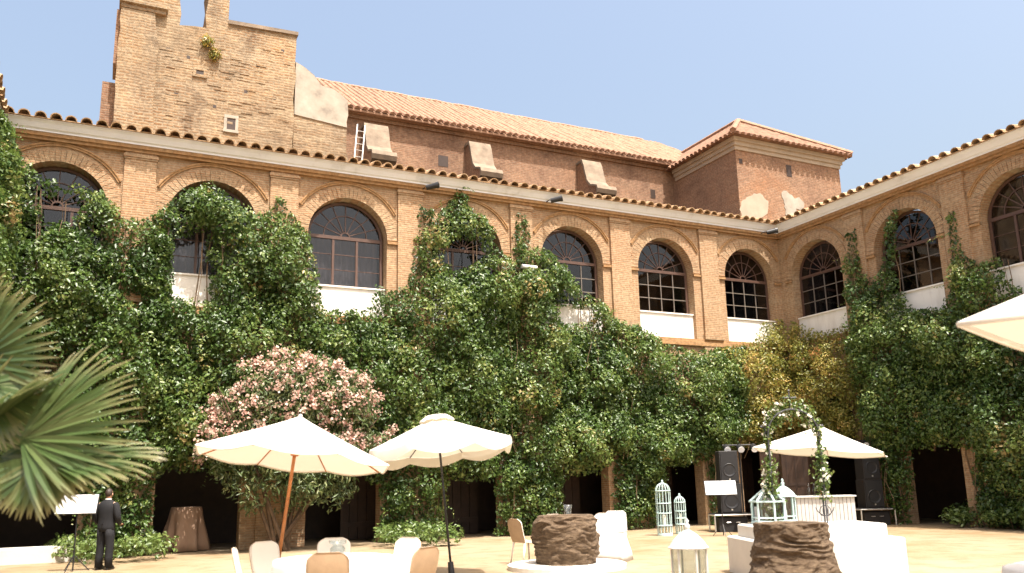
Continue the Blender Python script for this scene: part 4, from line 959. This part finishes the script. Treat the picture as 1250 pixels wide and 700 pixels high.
# ------------------------------------------------------------------ well heads and plinths
def wellhead(label, loc, prof, seed, root=None):
    n, m = 150, 96; zs = np.linspace(0, prof[-1][1], m); rr = np.interp(zs, [z for r, z in prof], [r for r, z in prof]); vs = []; fs = []
    for i in range(m):
        for k in range(n):
            a = 2*PI*k/n; p = Vector((math.cos(a)*1.5+seed, math.sin(a)*1.5, zs[i]*5.0))
            d = mnoise.fractal(p, 1.0, 2.0, 5)*.045+abs(mnoise.noise(p*Vector((.8, .8, 1.0))+Vector((3, 1, 0))) if False else mnoise.noise(Vector((p.x*.8, p.y*.8, p.z*1.3+2*mnoise.noise(p*.6)))))*-.095+.03-.022*abs(mnoise.noise(p*Vector((1, 1, 1)).length*1.9))+.012*mnoise.noise(p*5.5)
            vs.append(((rr[i]+d)*math.cos(a), (rr[i]+d)*math.sin(a), zs[i]+.012*mnoise.noise(p*1.7)))
    for i in range(m-1):
        for k in range(n): fs.append((i*n+k, i*n+(k+1) % n, (i+1)*n+(k+1) % n, (i+1)*n+k))
    # rim and hollow
    top = zs[-1]; b = len(vs)
    for (r, z) in ((rr[-1]-.06, top+.005), (rr[-1]-.2, top-.01), (rr[-1]-.22, top-.5)):
        for k in range(n): a = 2*PI*k/n; vs.append((r*math.cos(a), r*math.sin(a), z+.008*mnoise.noise(Vector((a*3, r, seed)))))
    rows = [(m-1)*n, b, b+n, b+2*n]
    for q0, q1 in zip(rows[:-1], rows[1:]):
        for k in range(n): fs.append((q0+k, q0+(k+1) % n, q1+(k+1) % n, q1+k))
    fs.append(tuple(range(b+2*n, b+3*n)))
    return MB().add(vs, fs)
W1 = Vector(onZ(692, 690, .06)); W1.z = 0
w1 = thing('well_head', 'rough brown stone well head on a round white plinth', 'well', W1)
mb = wellhead('', W1, [(.60, 0), (.60, .1), (.64, .3), (.64, .7), (.60, .86), (.57, .92)], 3.3); mb.v = [(x, y, z+.10) for x, y, z in mb.v]
part('stone_drum', mb, M['stone'], w1, smooth=True)
part('plinth', MB().lathe([(1.18, 0), (1.18, .085), (1.14, .10), (0, .1001)], 48, cap=False), M['whitewash'], w1)
W2 = ground_at(961, 13.0)
w2 = thing('well_head', 'rough brown stone well head flaring at its foot, before the white stepped block', 'well', W2)
part('stone_drum', wellhead('', W2, [(.84, 0), (.72, .12), (.62, .4), (.54, .75), (.52, .93), (.525, .98)], 9.1), M['stone'], w2, smooth=True)
B2 = ground_at(986, 14.9)
blk = thing('stepped_block', 'whitewashed stepped block behind the flaring well head', 'plinth', B2, (0, 0, -YAW+.06))
def bevbox(x0, x1, y0, y1, z0, z1, b=.025):
    rings = []
    for (z, i) in ((z0, 0), (z1-b, 0), (z1, b)):
        rings.append([(x0+i, y0+i, z), (x1-i, y0+i, z), (x1-i, y1-i, z), (x0+i, y1-i, z)])
    return MB().loft(rings)
part('lower_step', bevbox(-1.27, 1.27, -.8, .8, 0, .64), M['whitewash'], blk)
part('upper_step', bevbox(-1.14, 1.10, -.55, .55, .64, .86), M['whitewash'], blk)
# iron arch with crosses and a flower garland standing on the block
def arch():
    c = B2+rgt*-.18+Vector((0, 0, .862)); root = thing('iron_arch', 'iron arch with three crosses and a flower garland on the white stepped block', 'arch', c, (0, 0, -YAW+.06))
    w, hs, rise = .47, 1.55, .46; pts = [(-w, 0, 0)]+[(-w, 0, hs*i/8) for i in range(1, 9)]+[(-w*math.cos(PI*i/16), 0, hs+rise*math.sin(PI*i/16)) for i in range(1, 16)]+[(w, 0, hs*i/8) for i in range(8, -1, -1)]
    for y in (-.05, .05): part('arch_bar', MB().tube([(x, y, z) for x, _, z in pts], .016, 6), M['iron'], root)
    for i in range(2, len(pts)-2, 2): part('rung', MB().tube([(pts[i][0], -.05, pts[i][2]), (pts[i][0], .05, pts[i][2])], .008, 5), M['iron'], root)
    for (x, z, s) in ((0, hs+rise, .34), (-w-.02, hs+.02, .22), (w+.02, hs+.02, .22)):
        mb = MB().tube([(x, 0, z), (x, 0, z+s)], .014, 6).tube([(x-s*.33, 0, z+s*.62), (x+s*.33, 0, z+s*.62)], .014, 6)
        for (dx, dz) in ((0, s), (-s*.33, s*.62), (s*.33, s*.62)): mb.lathe([(0, z+dz-.03), (.028, z+dz), (0, z+dz+.03)], 8, (x+dx, 0), cap=False)
        part('cross', mb, M['iron'], root)
    for sg in (-1, 1):
        mb = MB()
        for t0 in (0, 1): mb.tube([(sg*w+.13*math.cos(2*PI*k/14)*(1 if t0 else -1)*(.3+k/14), 0, .15+.12*k/14+.12*math.sin(2*PI*k/14)) for k in range(15)], .008, 5)
        part('scroll', mb, M['iron'], root)
    P, Nn = [], []; F = []
    for i, (x, y, z) in enumerate(pts):
        lo = (x < 0 and z > .12) or z > hs-.1 or (x > 0 and z > .55)
        if not lo: continue
        thick = .03 if z > hs-.1 else (.065 if (x < 0 and z < 1.0) or (x > 0 and z < 1.3) else .022); m = int(1500*thick)
        q = np.array([x, y, z])+rng.normal(size=(m, 3))*[thick, thick, .11]; P.append(q)
        mf = int(40*thick)+1; F.append(np.array([x, y, z])+rng.normal(size=(mf, 3))*[thick*1.1, thick*1.1, .10])
    P = np.vstack(P); F = np.vstack(F)
    part('garland_leaves', leaves_mesh('garland_leaves', P, rng.normal(size=P.shape)+[0, -.4, .4], np.full(len(P), .075), M['leaf'], .3+.6*rng.random(len(P))), None, root, kind='stuff')
    Fp = np.repeat(F, 6, 0)+.025*rng.normal(size=(len(F)*6, 3))
    part('garland_flowers', leaves_mesh('garland_flowers', Fp, rng.normal(size=Fp.shape)+[0, -.5, .5], np.full(len(Fp), .06), M['flower_white'], rng.random(len(Fp)), aspect=.9), None, root, kind='stuff')
arch()

# ------------------------------------------------------------------ lanterns and cages
def lantern(name, label, loc, r, h_body, h_roof, n, mat, rot=0., candles=2, dome=True, base_h=.06, foot=True, cat='lantern'):
    root = thing(name, label, cat, loc, (0, 0, rot)); zb = base_h; zt = base_h+h_body
    part('base', MB().lathe([(r*1.06, 0), (r*1.06, zb*.6), (r, zb), (0, zb)], n, cap=False), M[mat], root)
    for k in range(n):
        a = 2*PI*k/n; a2 = 2*PI*(k+1)/n
        part('post', MB().tube([(r*.96*math.cos(a), r*.96*math.sin(a), zb), (r*.96*math.cos(a), r*.96*math.sin(a), zt)], r*.065, 6), M[mat], root)
        q = [(r*.9*math.cos(x), r*.9*math.sin(x)) for x in (a, a2)]
        mbp = MB(); c_, s_ = math.cos((a+a2)/2)*.004, math.sin((a+a2)/2)*.004
        mbp.add([(q[0][0], q[0][1], zb), (q[1][0], q[1][1], zb), (q[1][0], q[1][1], zt), (q[0][0], q[0][1], zt), (q[0][0]+c_, q[0][1]+s_, zb), (q[1][0]+c_, q[1][1]+s_, zb), (q[1][0]+c_, q[1][1]+s_, zt), (q[0][0]+c_, q[0][1]+s_, zt)], [(0, 1, 2, 3), (7, 6, 5, 4)])
        part('pane', mbp, M['clear'], root)
        part('rail', MB().tube([(r*.95*math.cos(a), r*.95*math.sin(a), zb+h_body*.16), (r*.95*math.cos(a2), r*.95*math.sin(a2), zb+h_body*.16)], r*.04, 5), M[mat], root)
    prof = [(r*1.12, zt), (r*1.14, zt+h_roof*.06), (r*1.05, zt+h_roof*.14), (r*.86, zt+h_roof*.42), (r*.5, zt+h_roof*.76), (r*.16, zt+h_roof*.97), (r*.1, zt+h_roof), (0, zt+h_roof)] if dome else [(r*1.1, zt), (r*1.12, zt+h_roof*.08), (r*.1, zt+h_roof*.95), (0, zt+h_roof)]
    if dome: part('roof', MB().lathe(prof, n*4 if n > 4 else n, cap=False), M[mat], root)
    else:
        part('roof_pane', MB().lathe([(r*1.0, zt+h_roof*.08), (r*.09, zt+h_roof*.93)], n, cap=False), M['clear'], root)
        part('roof_rim', MB().lathe([(r*.98, zt), (r*1.12, zt), (r*1.12, zt+h_roof*.1), (r*.98, zt+h_roof*.1), (r*.98, zt)], n, cap=False), M[mat], root)
        for k in range(n):
            a = 2*PI*k/n; part('roof_bar', MB().tube([(r*1.04*math.cos(a), r*1.04*math.sin(a), zt+h_roof*.08), (r*.05*math.cos(a), r*.05*math.sin(a), zt+h_roof)], r*.06, 5), M[mat], root)
    zf = zt+h_roof
    part('finial', MB().lathe([(r*.1, zf-.01), (r*.16, zf+.02), (r*.16, zf+.05), (r*.07, zf+.07), (r*.12, zf+.10), (0, zf+.13)], 12, cap=False), M[mat], root, smooth=True)
    for k in range(candles):
        a = k*2.2+.4; rr = r*.35 if candles > 1 else 0; hc = h_body*(.42 if k == 0 else .28)
        cd = part('candle', MB().lathe([(r*.2, zb), (r*.2, zb+hc), (r*.17, zb+hc-.005), (0, zb+hc-.01)], 14, (rr*math.cos(a), rr*math.sin(a)), cap=False), M['candle'], root)
        part('wick', MB().tube([(rr*math.cos(a), rr*math.sin(a), zb+hc-.012), (rr*math.cos(a), rr*math.sin(a)+.004, zb+hc+.018)], .003, 4), M['black'], cd)
    return root
lantern('lantern', 'tall white six-sided floor lantern with a domed roof and candles inside', ground_at(836, 9.8), .205, .83, .21, 6, 'white_paint', rot=.3)
def cage(label, loc, r, h, rot=0.):
    root = thing('wire_cage', label, 'birdcage', loc, (0, 0, rot)); hs = h-.1-r*1.05
    part('base', MB().lathe([(r*1.05, 0), (r*1.05, .05), (r, .07), (0, .07)], 24, cap=False), M['turquoise'], root)
    for k in range(14):
        a = 2*PI*k/14; pts = [(r*math.cos(a), r*math.sin(a), .07), (r*math.cos(a), r*math.sin(a), hs)]+[(r*math.cos(t)*math.cos(a), r*math.cos(t)*math.sin(a), hs+r*1.05*math.sin(t)) for t in (.3, .6, .9, 1.2, 1.5)]
        part('wire', MB().tube(pts, .010, 5), M['turquoise'], root)
    for z in (.30, hs*.5, hs*.72, hs): part('hoop', MB().tube([(r*1.01*math.cos(2*PI*k/28), r*1.01*math.sin(2*PI*k/28), z) for k in range(29)], .015, 5, cap=False), M['turquoise'], root)
    part('glass_bell', MB().lathe([(r*.95, .08), (r*.95, hs)]+[(r*.95*math.cos(t), hs+r*math.sin(t)) for t in (.3, .6, .9, 1.2, 1.5)], 24, cap=False), M['clear'], root, smooth=True)
    part('tray', MB().lathe([(0, .29), (r*.95, .29), (r*.95, .32), (0, .32)], 20, cap=False), M['turquoise'], root)
    part('finial', MB().lathe([(.03, h-.11), (.05, h-.08), (.022, h-.06), (.036, h-.03), (0, h)], 12, cap=False), M['turquoise'], root, smooth=True)
    part('candle', MB().lathe([(r*.28, .32), (r*.28, .62), (0, .615)], 14, cap=False), M['candle'], root)
cage('tall pale turquoise wire cage with a domed top against the vine', Vector(onZ(812, 654)).xyz*1, .225, 1.68)
cage('shorter pale turquoise wire cage behind the white lantern', Vector(onZ(832, 652)), .17, 1.25, .3)
blk_top = .862
def on_block(a, b): return B2+rgt*a+fwd*b+Vector((0, 0, blk_top))
lantern('lantern', 'pale turquoise six-sided lantern with a glazed pointed roof on the stepped block', on_block(-.72, .05), .29, .32, .26, 6, 'turquoise', rot=.2, candles=1, dome=False)
lantern('lantern', 'pale turquoise lantern with a domed wire top on the stepped block', on_block(-.36, .25), .20, .40, .20, 8, 'turquoise', rot=.1, candles=1, dome=True)

# ------------------------------------------------------------------ bar, bottles, loudspeakers, boards, lamps
BT = ground_at(1003, 24.5)
bar = thing('bar_table', 'white bar table with vertical plank front under the wide parasol', 'table', BT, (0, 0, -YAW-.12))
H_B = 1.12; LX = .80
for k in range(15):
    x = -LX+k*2*LX/15; part('plank', MB().box(x+.006, x+2*LX/15-.006, -.36+random.uniform(-.006, .006), -.335, .02, H_B-.04), M['white_paint'], bar)
for sx in (-1, 1): part('side_panel', MB().box(sx*LX-.012, sx*LX+.012, -.335, .36, .02, H_B-.04), M['white_paint'], bar)
part('worktop', bevbox(-LX-.05, LX+.05, -.42, .40, H_B-.04, H_B, .008), M['white_paint'], bar)
for k, (u, h) in enumerate(((-.42, .34), (-.26, .36), (.06, .40))):
    o = lathe_thing('bottle', ('short clear bottle at the end of the bar table', 'middle clear bottle on the bar table', 'tallest clear bottle on the bar table, by the parasol pole')[k], 'bottle', BT+rgt*u+fwd*-.15+Vector((0, 0, H_B)), [(0, 0), (.05, 0), (.055, .02), (.055, h*.55), (.02, h*.72), (.018, h*.95), (.024, h*.95), (.024, h), (0, h)], 'clear', 14)
sc = ground_at(972, 31.0); scr = thing('added_dark_screen', 'dark brown folding wooden screen added to cover bright brick in the courtyard corner behind the bar', 'screen', sc, (0, 0, -YAW))  # added screen, darkens the corner by hiding the bright brick
for k in range(3):
    pn = part('panel', MB().box(-.47, .47, -.02, .02, .03, 2.75), M['brown_wood'], scr); pn.location = ((k-1)*.86, .11*(-1)**k, 0); pn.rotation_euler = (0, 0, R(26)*(-1)**k)
    for z in (.1, 1.35, 2.6): part('batten', MB().box(-.46, .46, -.035, -.0205, z, z+.1), M['shade_dark_wood'], pn)
    for x in (-.3, 0, .3): part('batten', MB().box(x-.02, x+.02, -.03, -.0205, .2, 2.6), M['shade_dark_wood'], pn)
def speaker_stack(label, px_, py_, group, hts, w=.66, rot=0.):
    p = Vector(onZ(px_, py_)); st = thing('metal_stand', label[0], 'stand', p, (0, 0, -YAW+rot)); H = .56; L, Dp = .60, .42
    for sx in (-1, 1):
        for sy in (-1, 1): part('leg', MB().tube([(sx*L, sy*Dp, 0), (sx*L, sy*Dp, H-.03)], .026, 8), M['steel'], st)
    for sy in (-1, 1): part('rail', MB().tube([(-L, sy*Dp, H-.03), (L, sy*Dp, H-.03)], .026, 8), M['steel'], st)
    for sx in (-1, 1): part('rail', MB().tube([(sx*L, -Dp, H-.03), (sx*L, Dp, H-.03)], .026, 8), M['steel'], st)
    part('shelf', MB().box(-L, L, -Dp, Dp, H-.004, H+.014), M['black'], st)
    sub = MB(); amp = thing('amplifier_case', label[1], 'case', p, (0, 0, -YAW+rot)); part('case', bevbox(-.45, .45, -.33, .33, 0, .46, .02), M['speaker'], amp)
    for sx in (-1, 1): part('handle', MB().tube([(sx*.15-.06, -.33, .3), (sx*.15-.06, -.37, .3), (sx*.15+.06, -.37, .3), (sx*.15+.06, -.33, .3)], .01, 5), M['steel'], amp)
    z = H+.015
    for k, h in enumerate(hts):
        sp = thing('loudspeaker', label[2+k], 'loudspeaker', p+Vector((0, 0, z)), (0, 0, -YAW+rot)); ww = w*(1-.10*k)
        part('cabinet', bevbox(-ww/2, ww/2, -.28, .28, 0, h, .02), M['speaker'], sp)
        part('grille', MB().box(-ww/2+.04, ww/2-.04, -.30, -.281, .05, h-.05), M['black'], sp)
        part('woofer', MB().lathe([(ww*.36, 0), (ww*.34, .012), (ww*.1, -.03), (0, -.01)], 24, cap=False), M['black'], sp).matrix_local = Matrix.Translation((0, -.302, h*.4)) @ Matrix.Rotation(PI/2, 4, 'X')
        part('badge', MB().box(-.025, .025, -.306, -.3005, .09, .14), M['steel'], sp)
        z += h+.003
speaker_stack(('tubular metal stand beside the white double board', 'black case under the stand beside the white double board', 'lower black loudspeaker behind the white double board', 'upper black loudspeaker behind the white double board'), 893, 649, '', (.95, 1.02))
speaker_stack(('tubular metal stand beyond the bar table, near the shaded doorway', 'black case under the stand near the shaded doorway', 'lower black loudspeaker near the shaded doorway', 'upper black loudspeaker under the edge of the wide parasol'), 1066, 641, '', (.95, 1.0), rot=.1)
def light_bar(label, px_, dep, v_top, ncan, span):
    p = ground_at(px_, dep); z = 1.67+0; zt = atD(px_, v_top, dep)[2]; root = thing('stage_light_stand', label, 'stage light', p, (0, 0, -YAW))
    part('mast', MB().tube([(0, 0, 0.02), (0, 0, zt)], .03, 8), M['black'], root); part('crossbar', MB().tube([(-span/2, 0, zt), (span/2, 0, zt)], .025, 8), M['black'], root)
    for k in range(3): a = k*2*PI/3; part('foot', MB().tube([(0, 0, .45), (.5*math.cos(a), .5*math.sin(a), .02)], .018, 6), M['black'], root)
    for k in range(ncan):
        x = -span/2+.1+k*(span-.2)/max(1, ncan-1)
        c = part('lamp', MB().tube([(x, -.05, zt-.05), (x, -.28, zt-.16)], [.10, .12], 12), M['black'], root)
        part('lens', MB().tube([(x, -.281, zt-.1605), (x, -.29, zt-.165)], .108, 12), M['board'], c)
light_bar('stage light stand with three lamps above the white double board', 906, 27.6, 543, 3, 1.1)
light_bar('stage light stand with two lamps behind the wide parasol', 1052, 29.2, 538, 2, .6)
def board(label, px_, dep, v0, v1, w, split=False, rot=0.):
    p = ground_at(px_, dep); root = thing('notice_board', label, 'sign', p, (0, 0, -YAW+rot)); z1, z0 = atD(px_, v0, dep)[2], atD(px_, v1, dep)[2]; zc = (z0+z1)/2; h = z1-z0
    def tl(mb):  # tilt back like a lectern
        T = Matrix.Translation((0, 0, zc)) @ Matrix.Rotation(R(-14), 4, 'X'); mb.v = [tuple(T @ Vector(q)) for q in mb.v]; return mb
    part('backing', tl(MB().box(-w/2-.02, w/2+.02, .012, .03, -h/2-.02, h/2+.02)), M['black'], root)
    xs_ = ((-w/2, -.006), (.006, w/2)) if split else ((-w/2, w/2),)
    for a, b in xs_: part('panel', tl(MB().box(a, b, 0, .011, -h/2, h/2)), M['board'], root)
    part('mast', MB().tube([(0, .05, 0.02), (0, .05, zc)], .016, 8), M['black'], root)
    for k in range(3): a = k*2*PI/3+.5; part('foot', MB().tube([(0, .05, .35), (.32*math.cos(a), .05+.32*math.sin(a), .012)], .010, 6), M['black'], root)
board('white double board on a thin dark stand in front of the loudspeakers', 880, 25.0, 587, 604, .92, True)
board('white board on a thin dark stand beside the man in the suit', 95, 18.6, 604, 627, .90)
# draped high table standing in the dark arcade
dt = Vector(onZ(225, 673)); 
tbl = thing('cocktail_table', 'high cocktail table hidden under a brown cloth in the dark arcade', 'table', dt); part('tabletop', MB().lathe([(.40, 1.18), (.40, 1.21)], 24), M['pole_wood'], tbl); part('column', MB().tube([(0, 0, .03), (0, 0, 1.18)], .04, 8), M['black'], tbl); part('foot', MB().lathe([(.3, 0), (.3, .03)], 20), M['black'], tbl)
tablecloth('brown cloth draped to the ground over a high table in the dark arcade', dt, .41, 1.22, 1.20, 'brown_linen', 9, .34)
# low white step at the arcade by the palm
mb = bevbox(0, 4.6, 0, .6, 0, .38); o = part('low_wall', mb, M['whitewash']); p = onZ(105, 684); o.location = (p[0]-4.6, -1.0, 0); props(o, 'low white wall at the foot of the arcade beside the palm', 'low wall')
# floodlights under the cornice, white wall lamp, ladder
for (u, v, lb) in ((520, 229, 'black floodlight under the eave between the third and fourth windows'), (672, 245, 'black floodlight under the eave above the fifth window'), (936, 284, 'black floodlight under the eave at the courtyard corner')):
    p = Vector(onY(u, v, -.55)); root = thing('floodlight', lb, 'floodlight', p)
    part('housing', MB().tube([(.02, .02, 0), (.30, -.16, .06)], [.085, .10], 12), M['black'], root); part('visor', MB().tube([(.30, -.16, .06), (.38, -.21, .075)], .112, 12, cap=False), M['black'], root)
    part('bracket', MB().tube([(.1, -.02, .0), (.02, .1, .06), (.02, .36, .06)], .018, 6), M['black'], root)
p = Vector(onY(645, 327, -.6)); root = thing('wall_lamp', 'white tube lamp fixed among the vine strands by the fifth window', 'lamp', p)
part('shade', MB().tube([(-.26, 0, .03), (.30, -.03, 0)], [.075, .085], 12), M['white_paint'], root); part('arm', MB().tube([(-.2, 0, .02), (-.2, .3, .0), (-.2, .6, .0)], .02, 6), M['steel'], root)
mb = MB(); pt = Vector(onY(441, 153, 8.0)); pb = Vector(onY(433, 188, 7.4)); lad = thing('ladder', 'light metal ladder leaning beside the first scrolled buttress', 'ladder', pb-Vector((0, 0, 2.5)))
dr = (pt-pb); lo_ = pb-dr.normalized()*0
for sx in (-.17, .17): part('stile', MB().tube([Vector((sx, 0, 0)), pt-pb+Vector((sx, 0, 2.5))], .035, 6), M['steel'], lad)
for k in range(1, 13): q = (pt-pb+Vector((0, 0, 2.5)))*(k/13); part('rung', MB().tube([q+Vector((-.17, 0, 0)), q+Vector((.17, 0, 0))], .02, 6), M['steel'], lad)

# ------------------------------------------------------------------ man in a dark suit, seen from behind
def man():
    p = Vector(onZ(126, 696)); root = thing('person', 'man in a dark suit standing with his back turned beside the white board', 'person', p, (0, 0, -YAW+R(-8)))
    # facing +Y (away); skeleton: (x, y, z, radius)
    bm = bmesh.new(); lay = bm.verts.layers.skin.verify()
    def vtx(x, y, z, r, root_=False):
        v = bm.verts.new((x, y, z)); v[lay].radius = (r, r*.85) if not isinstance(r, tuple) else r; v[lay].use_root = root_; return v
    def chain(a, pts):
        for q in pts: b = vtx(*q); bm.edges.new((a, b)); a = b
        return a
    pel = vtx(0, 0, .95, .15, True)
    chest = chain(pel, [(0, .0, 1.1, .135), (0, .0, 1.28, .15), (0, -.01, 1.42, .12)])
    neck = chain(chest, [(0, 0, 1.50, .055), (0, .012, 1.56, .058)])
    chain(neck, [(0, .02, 1.62, .082), (0, .02, 1.69, .088), (0, .01, 1.74, .06)])
    for sx in (-1, 1):
        sh = chain(chest, [(sx*.17, -.005, 1.42, .065), (sx*.235, -.02, 1.28, .052), (sx*.275, -.03, 1.12, .043), (sx*.215, .14, 1.02, .036), (sx*.15, .26, .98, .028), (sx*.13, .30, .975, .034), (sx*.115, .345, .97, .032)])
        for i, (dx, dz, L) in enumerate(((.03, .012, .062), (.012, .012, .072), (-.006, .008, .066), (-.022, 0, .052))):
            chain(sh, [(sx*(.115+dx*.8), .372, .968+dz, .0095), (sx*(.11+dx), .372+L*.5, .955+dz, .009), (sx*(.10+dx*.9), .375+L*.75, .935+dz, .008)])
        chain(sh, [(sx*.075, .33, .985, .011), (sx*.055, .36, .975, .010)])
        ft = chain(pel, [(sx*.095, 0, .86, .095), (sx*.105, .01, .5, .062), (sx*.11, -.015, .28, .052), (sx*.115, -.02, .09, .04), (sx*.12, .05, .04, .04), (sx*.13, .14, .03, .034)])
    me = bpy.data.meshes.new('body'); bm.to_mesh(me); bm.free(); me.materials.append(M['skin'])
    body = bpy.data.objects.new('body', me); COL.objects.link(body); body.parent = root
    sk = body.modifiers.new('skin', 'SKIN'); sk.use_smooth_shade = True; ss = body.modifiers.new('sub', 'SUBSURF'); ss.levels = 1; ss.render_levels = 2
    def ell(cx, cy, z, a, b, n=20, e=1.0, tilt=0.): return [(cx+a*math.cos(2*PI*k/n), cy+b*math.sin(2*PI*k/n), z+tilt*math.sin(2*PI*k/n)) for k in range(n)]
    jk = MB().loft([ell(0, .0, .80, .205, .155), ell(0, -.005, .92, .205, .16), ell(0, 0, 1.06, .182, .14), ell(0, -.005, 1.2, .2, .15), ell(0, -.015, 1.33, .222, .148), ell(0, -.015, 1.42, .215, .125), ell(0, -.01, 1.475, .16, .095), ell(0, 0, 1.515, .085, .075), ell(0, 0, 1.53, .075, .068)])
    for sx in (-1, 1):
        jk.tube([(sx*.165, -.012, 1.435), (sx*.205, -.015, 1.40), (sx*.245, -.025, 1.28), (sx*.285, -.035, 1.12), (sx*.27, .02, 1.06), (sx*.215, .14, 1.02), (sx*.165, .235, .985)], [.068, .082, .078, .070, .066, .058, .05], 14)
    j = part('jacket', jk, M['suit'], root, smooth=True); s2 = j.modifiers.new('sub', 'SUBSURF'); s2.levels = s2.render_levels = 1
    part('vent', MB().box(-.006, .006, -.165, -.150, .80, 1.0), M['leather'], j)
    part('shirt_collar', MB().loft([ell(0, .003, 1.515, .074, .07), ell(0, .006, 1.548, .066, .064)], cap=False), M['linen'], root, smooth=True)
    tr_ = MB()
    for sx in (-1, 1): tr_.loft([ell(sx*.12, -.005, .055, .075, .10), ell(sx*.115, -.01, .28, .078, .088), ell(sx*.108, .005, .5, .084, .09), ell(sx*.098, 0, .72, .098, .11), ell(sx*.085, 0, .88, .105, .135)])
    t_ = part('trousers', tr_, M['suit'], root, smooth=True)
    for sx in (-1, 1):
        part('shoe', MB().loft([[(sx*.12+a*math.cos(2*PI*k/16), .045+(b+(.02 if math.sin(2*PI*k/16) > 0 else 0))*math.sin(2*PI*k/16), z) for k in range(16)] for (z, a, b) in ((0, .05, .14), (.025, .053, .145), (.06, .048, .125), (.1, .04, .085))]), M['leather'], root, smooth=True)
    # head details
    hd = MB(); n, m = 22, 14; vs = []; fs = []
    for i in range(m+1):
        t = PI*i/m
        for k in range(n):
            a = 2*PI*k/n; x, y, z = math.sin(t)*math.cos(a), math.sin(t)*math.sin(a), math.cos(t)
            cut = 1.0 if (y < .25 or z > .45) and z > -.55-.3*max(0, -y) else .80
            vs.append((x*.083*cut, .018+y*.102*cut, 1.662+z*.108*cut+(.006*mnoise.noise(Vector((x*5, y*5, z*5))))))
    for i in range(m):
        for k in range(n): fs.append((i*n+k, i*n+(k+1) % n, (i+1)*n+(k+1) % n, (i+1)*n+k))
    part('hair', hd.add(vs, fs), M['hair'], root, smooth=True)
    for sx in (-1, 1): part('ear', MB().loft([[(sx*(.078+.012*q)+.0*k, .022+.022*(1-.3*q)*math.cos(2*PI*k/10), 1.635+.034*(1-.3*q)*math.sin(2*PI*k/10)) for k in range(10)] for q in (0, 1)]), M['skin'], root, smooth=True)
    part('nose', MB().loft([[(.016*s*math.cos(2*PI*k/8), .108+.0*k, 1.612+.02*s*math.sin(2*PI*k/8)) for k in range(8)] if s == 1 else [(.006*math.cos(2*PI*k/8), .128, 1.602+.006*math.sin(2*PI*k/8)) for k in range(8)] for s in (1, 0)]), M['skin'], root, smooth=True)
    for sx in (-1, 1): part('eye', MB().lathe([(0, -.01), (.010, 0), (0, .01)], 10, cap=False), M['board'], root).location = (sx*.032, .103, 1.64)
    part('mouth', MB().box(-.022, .022, .100, .106, 1.572, 1.579), M['skin'], root)
man()
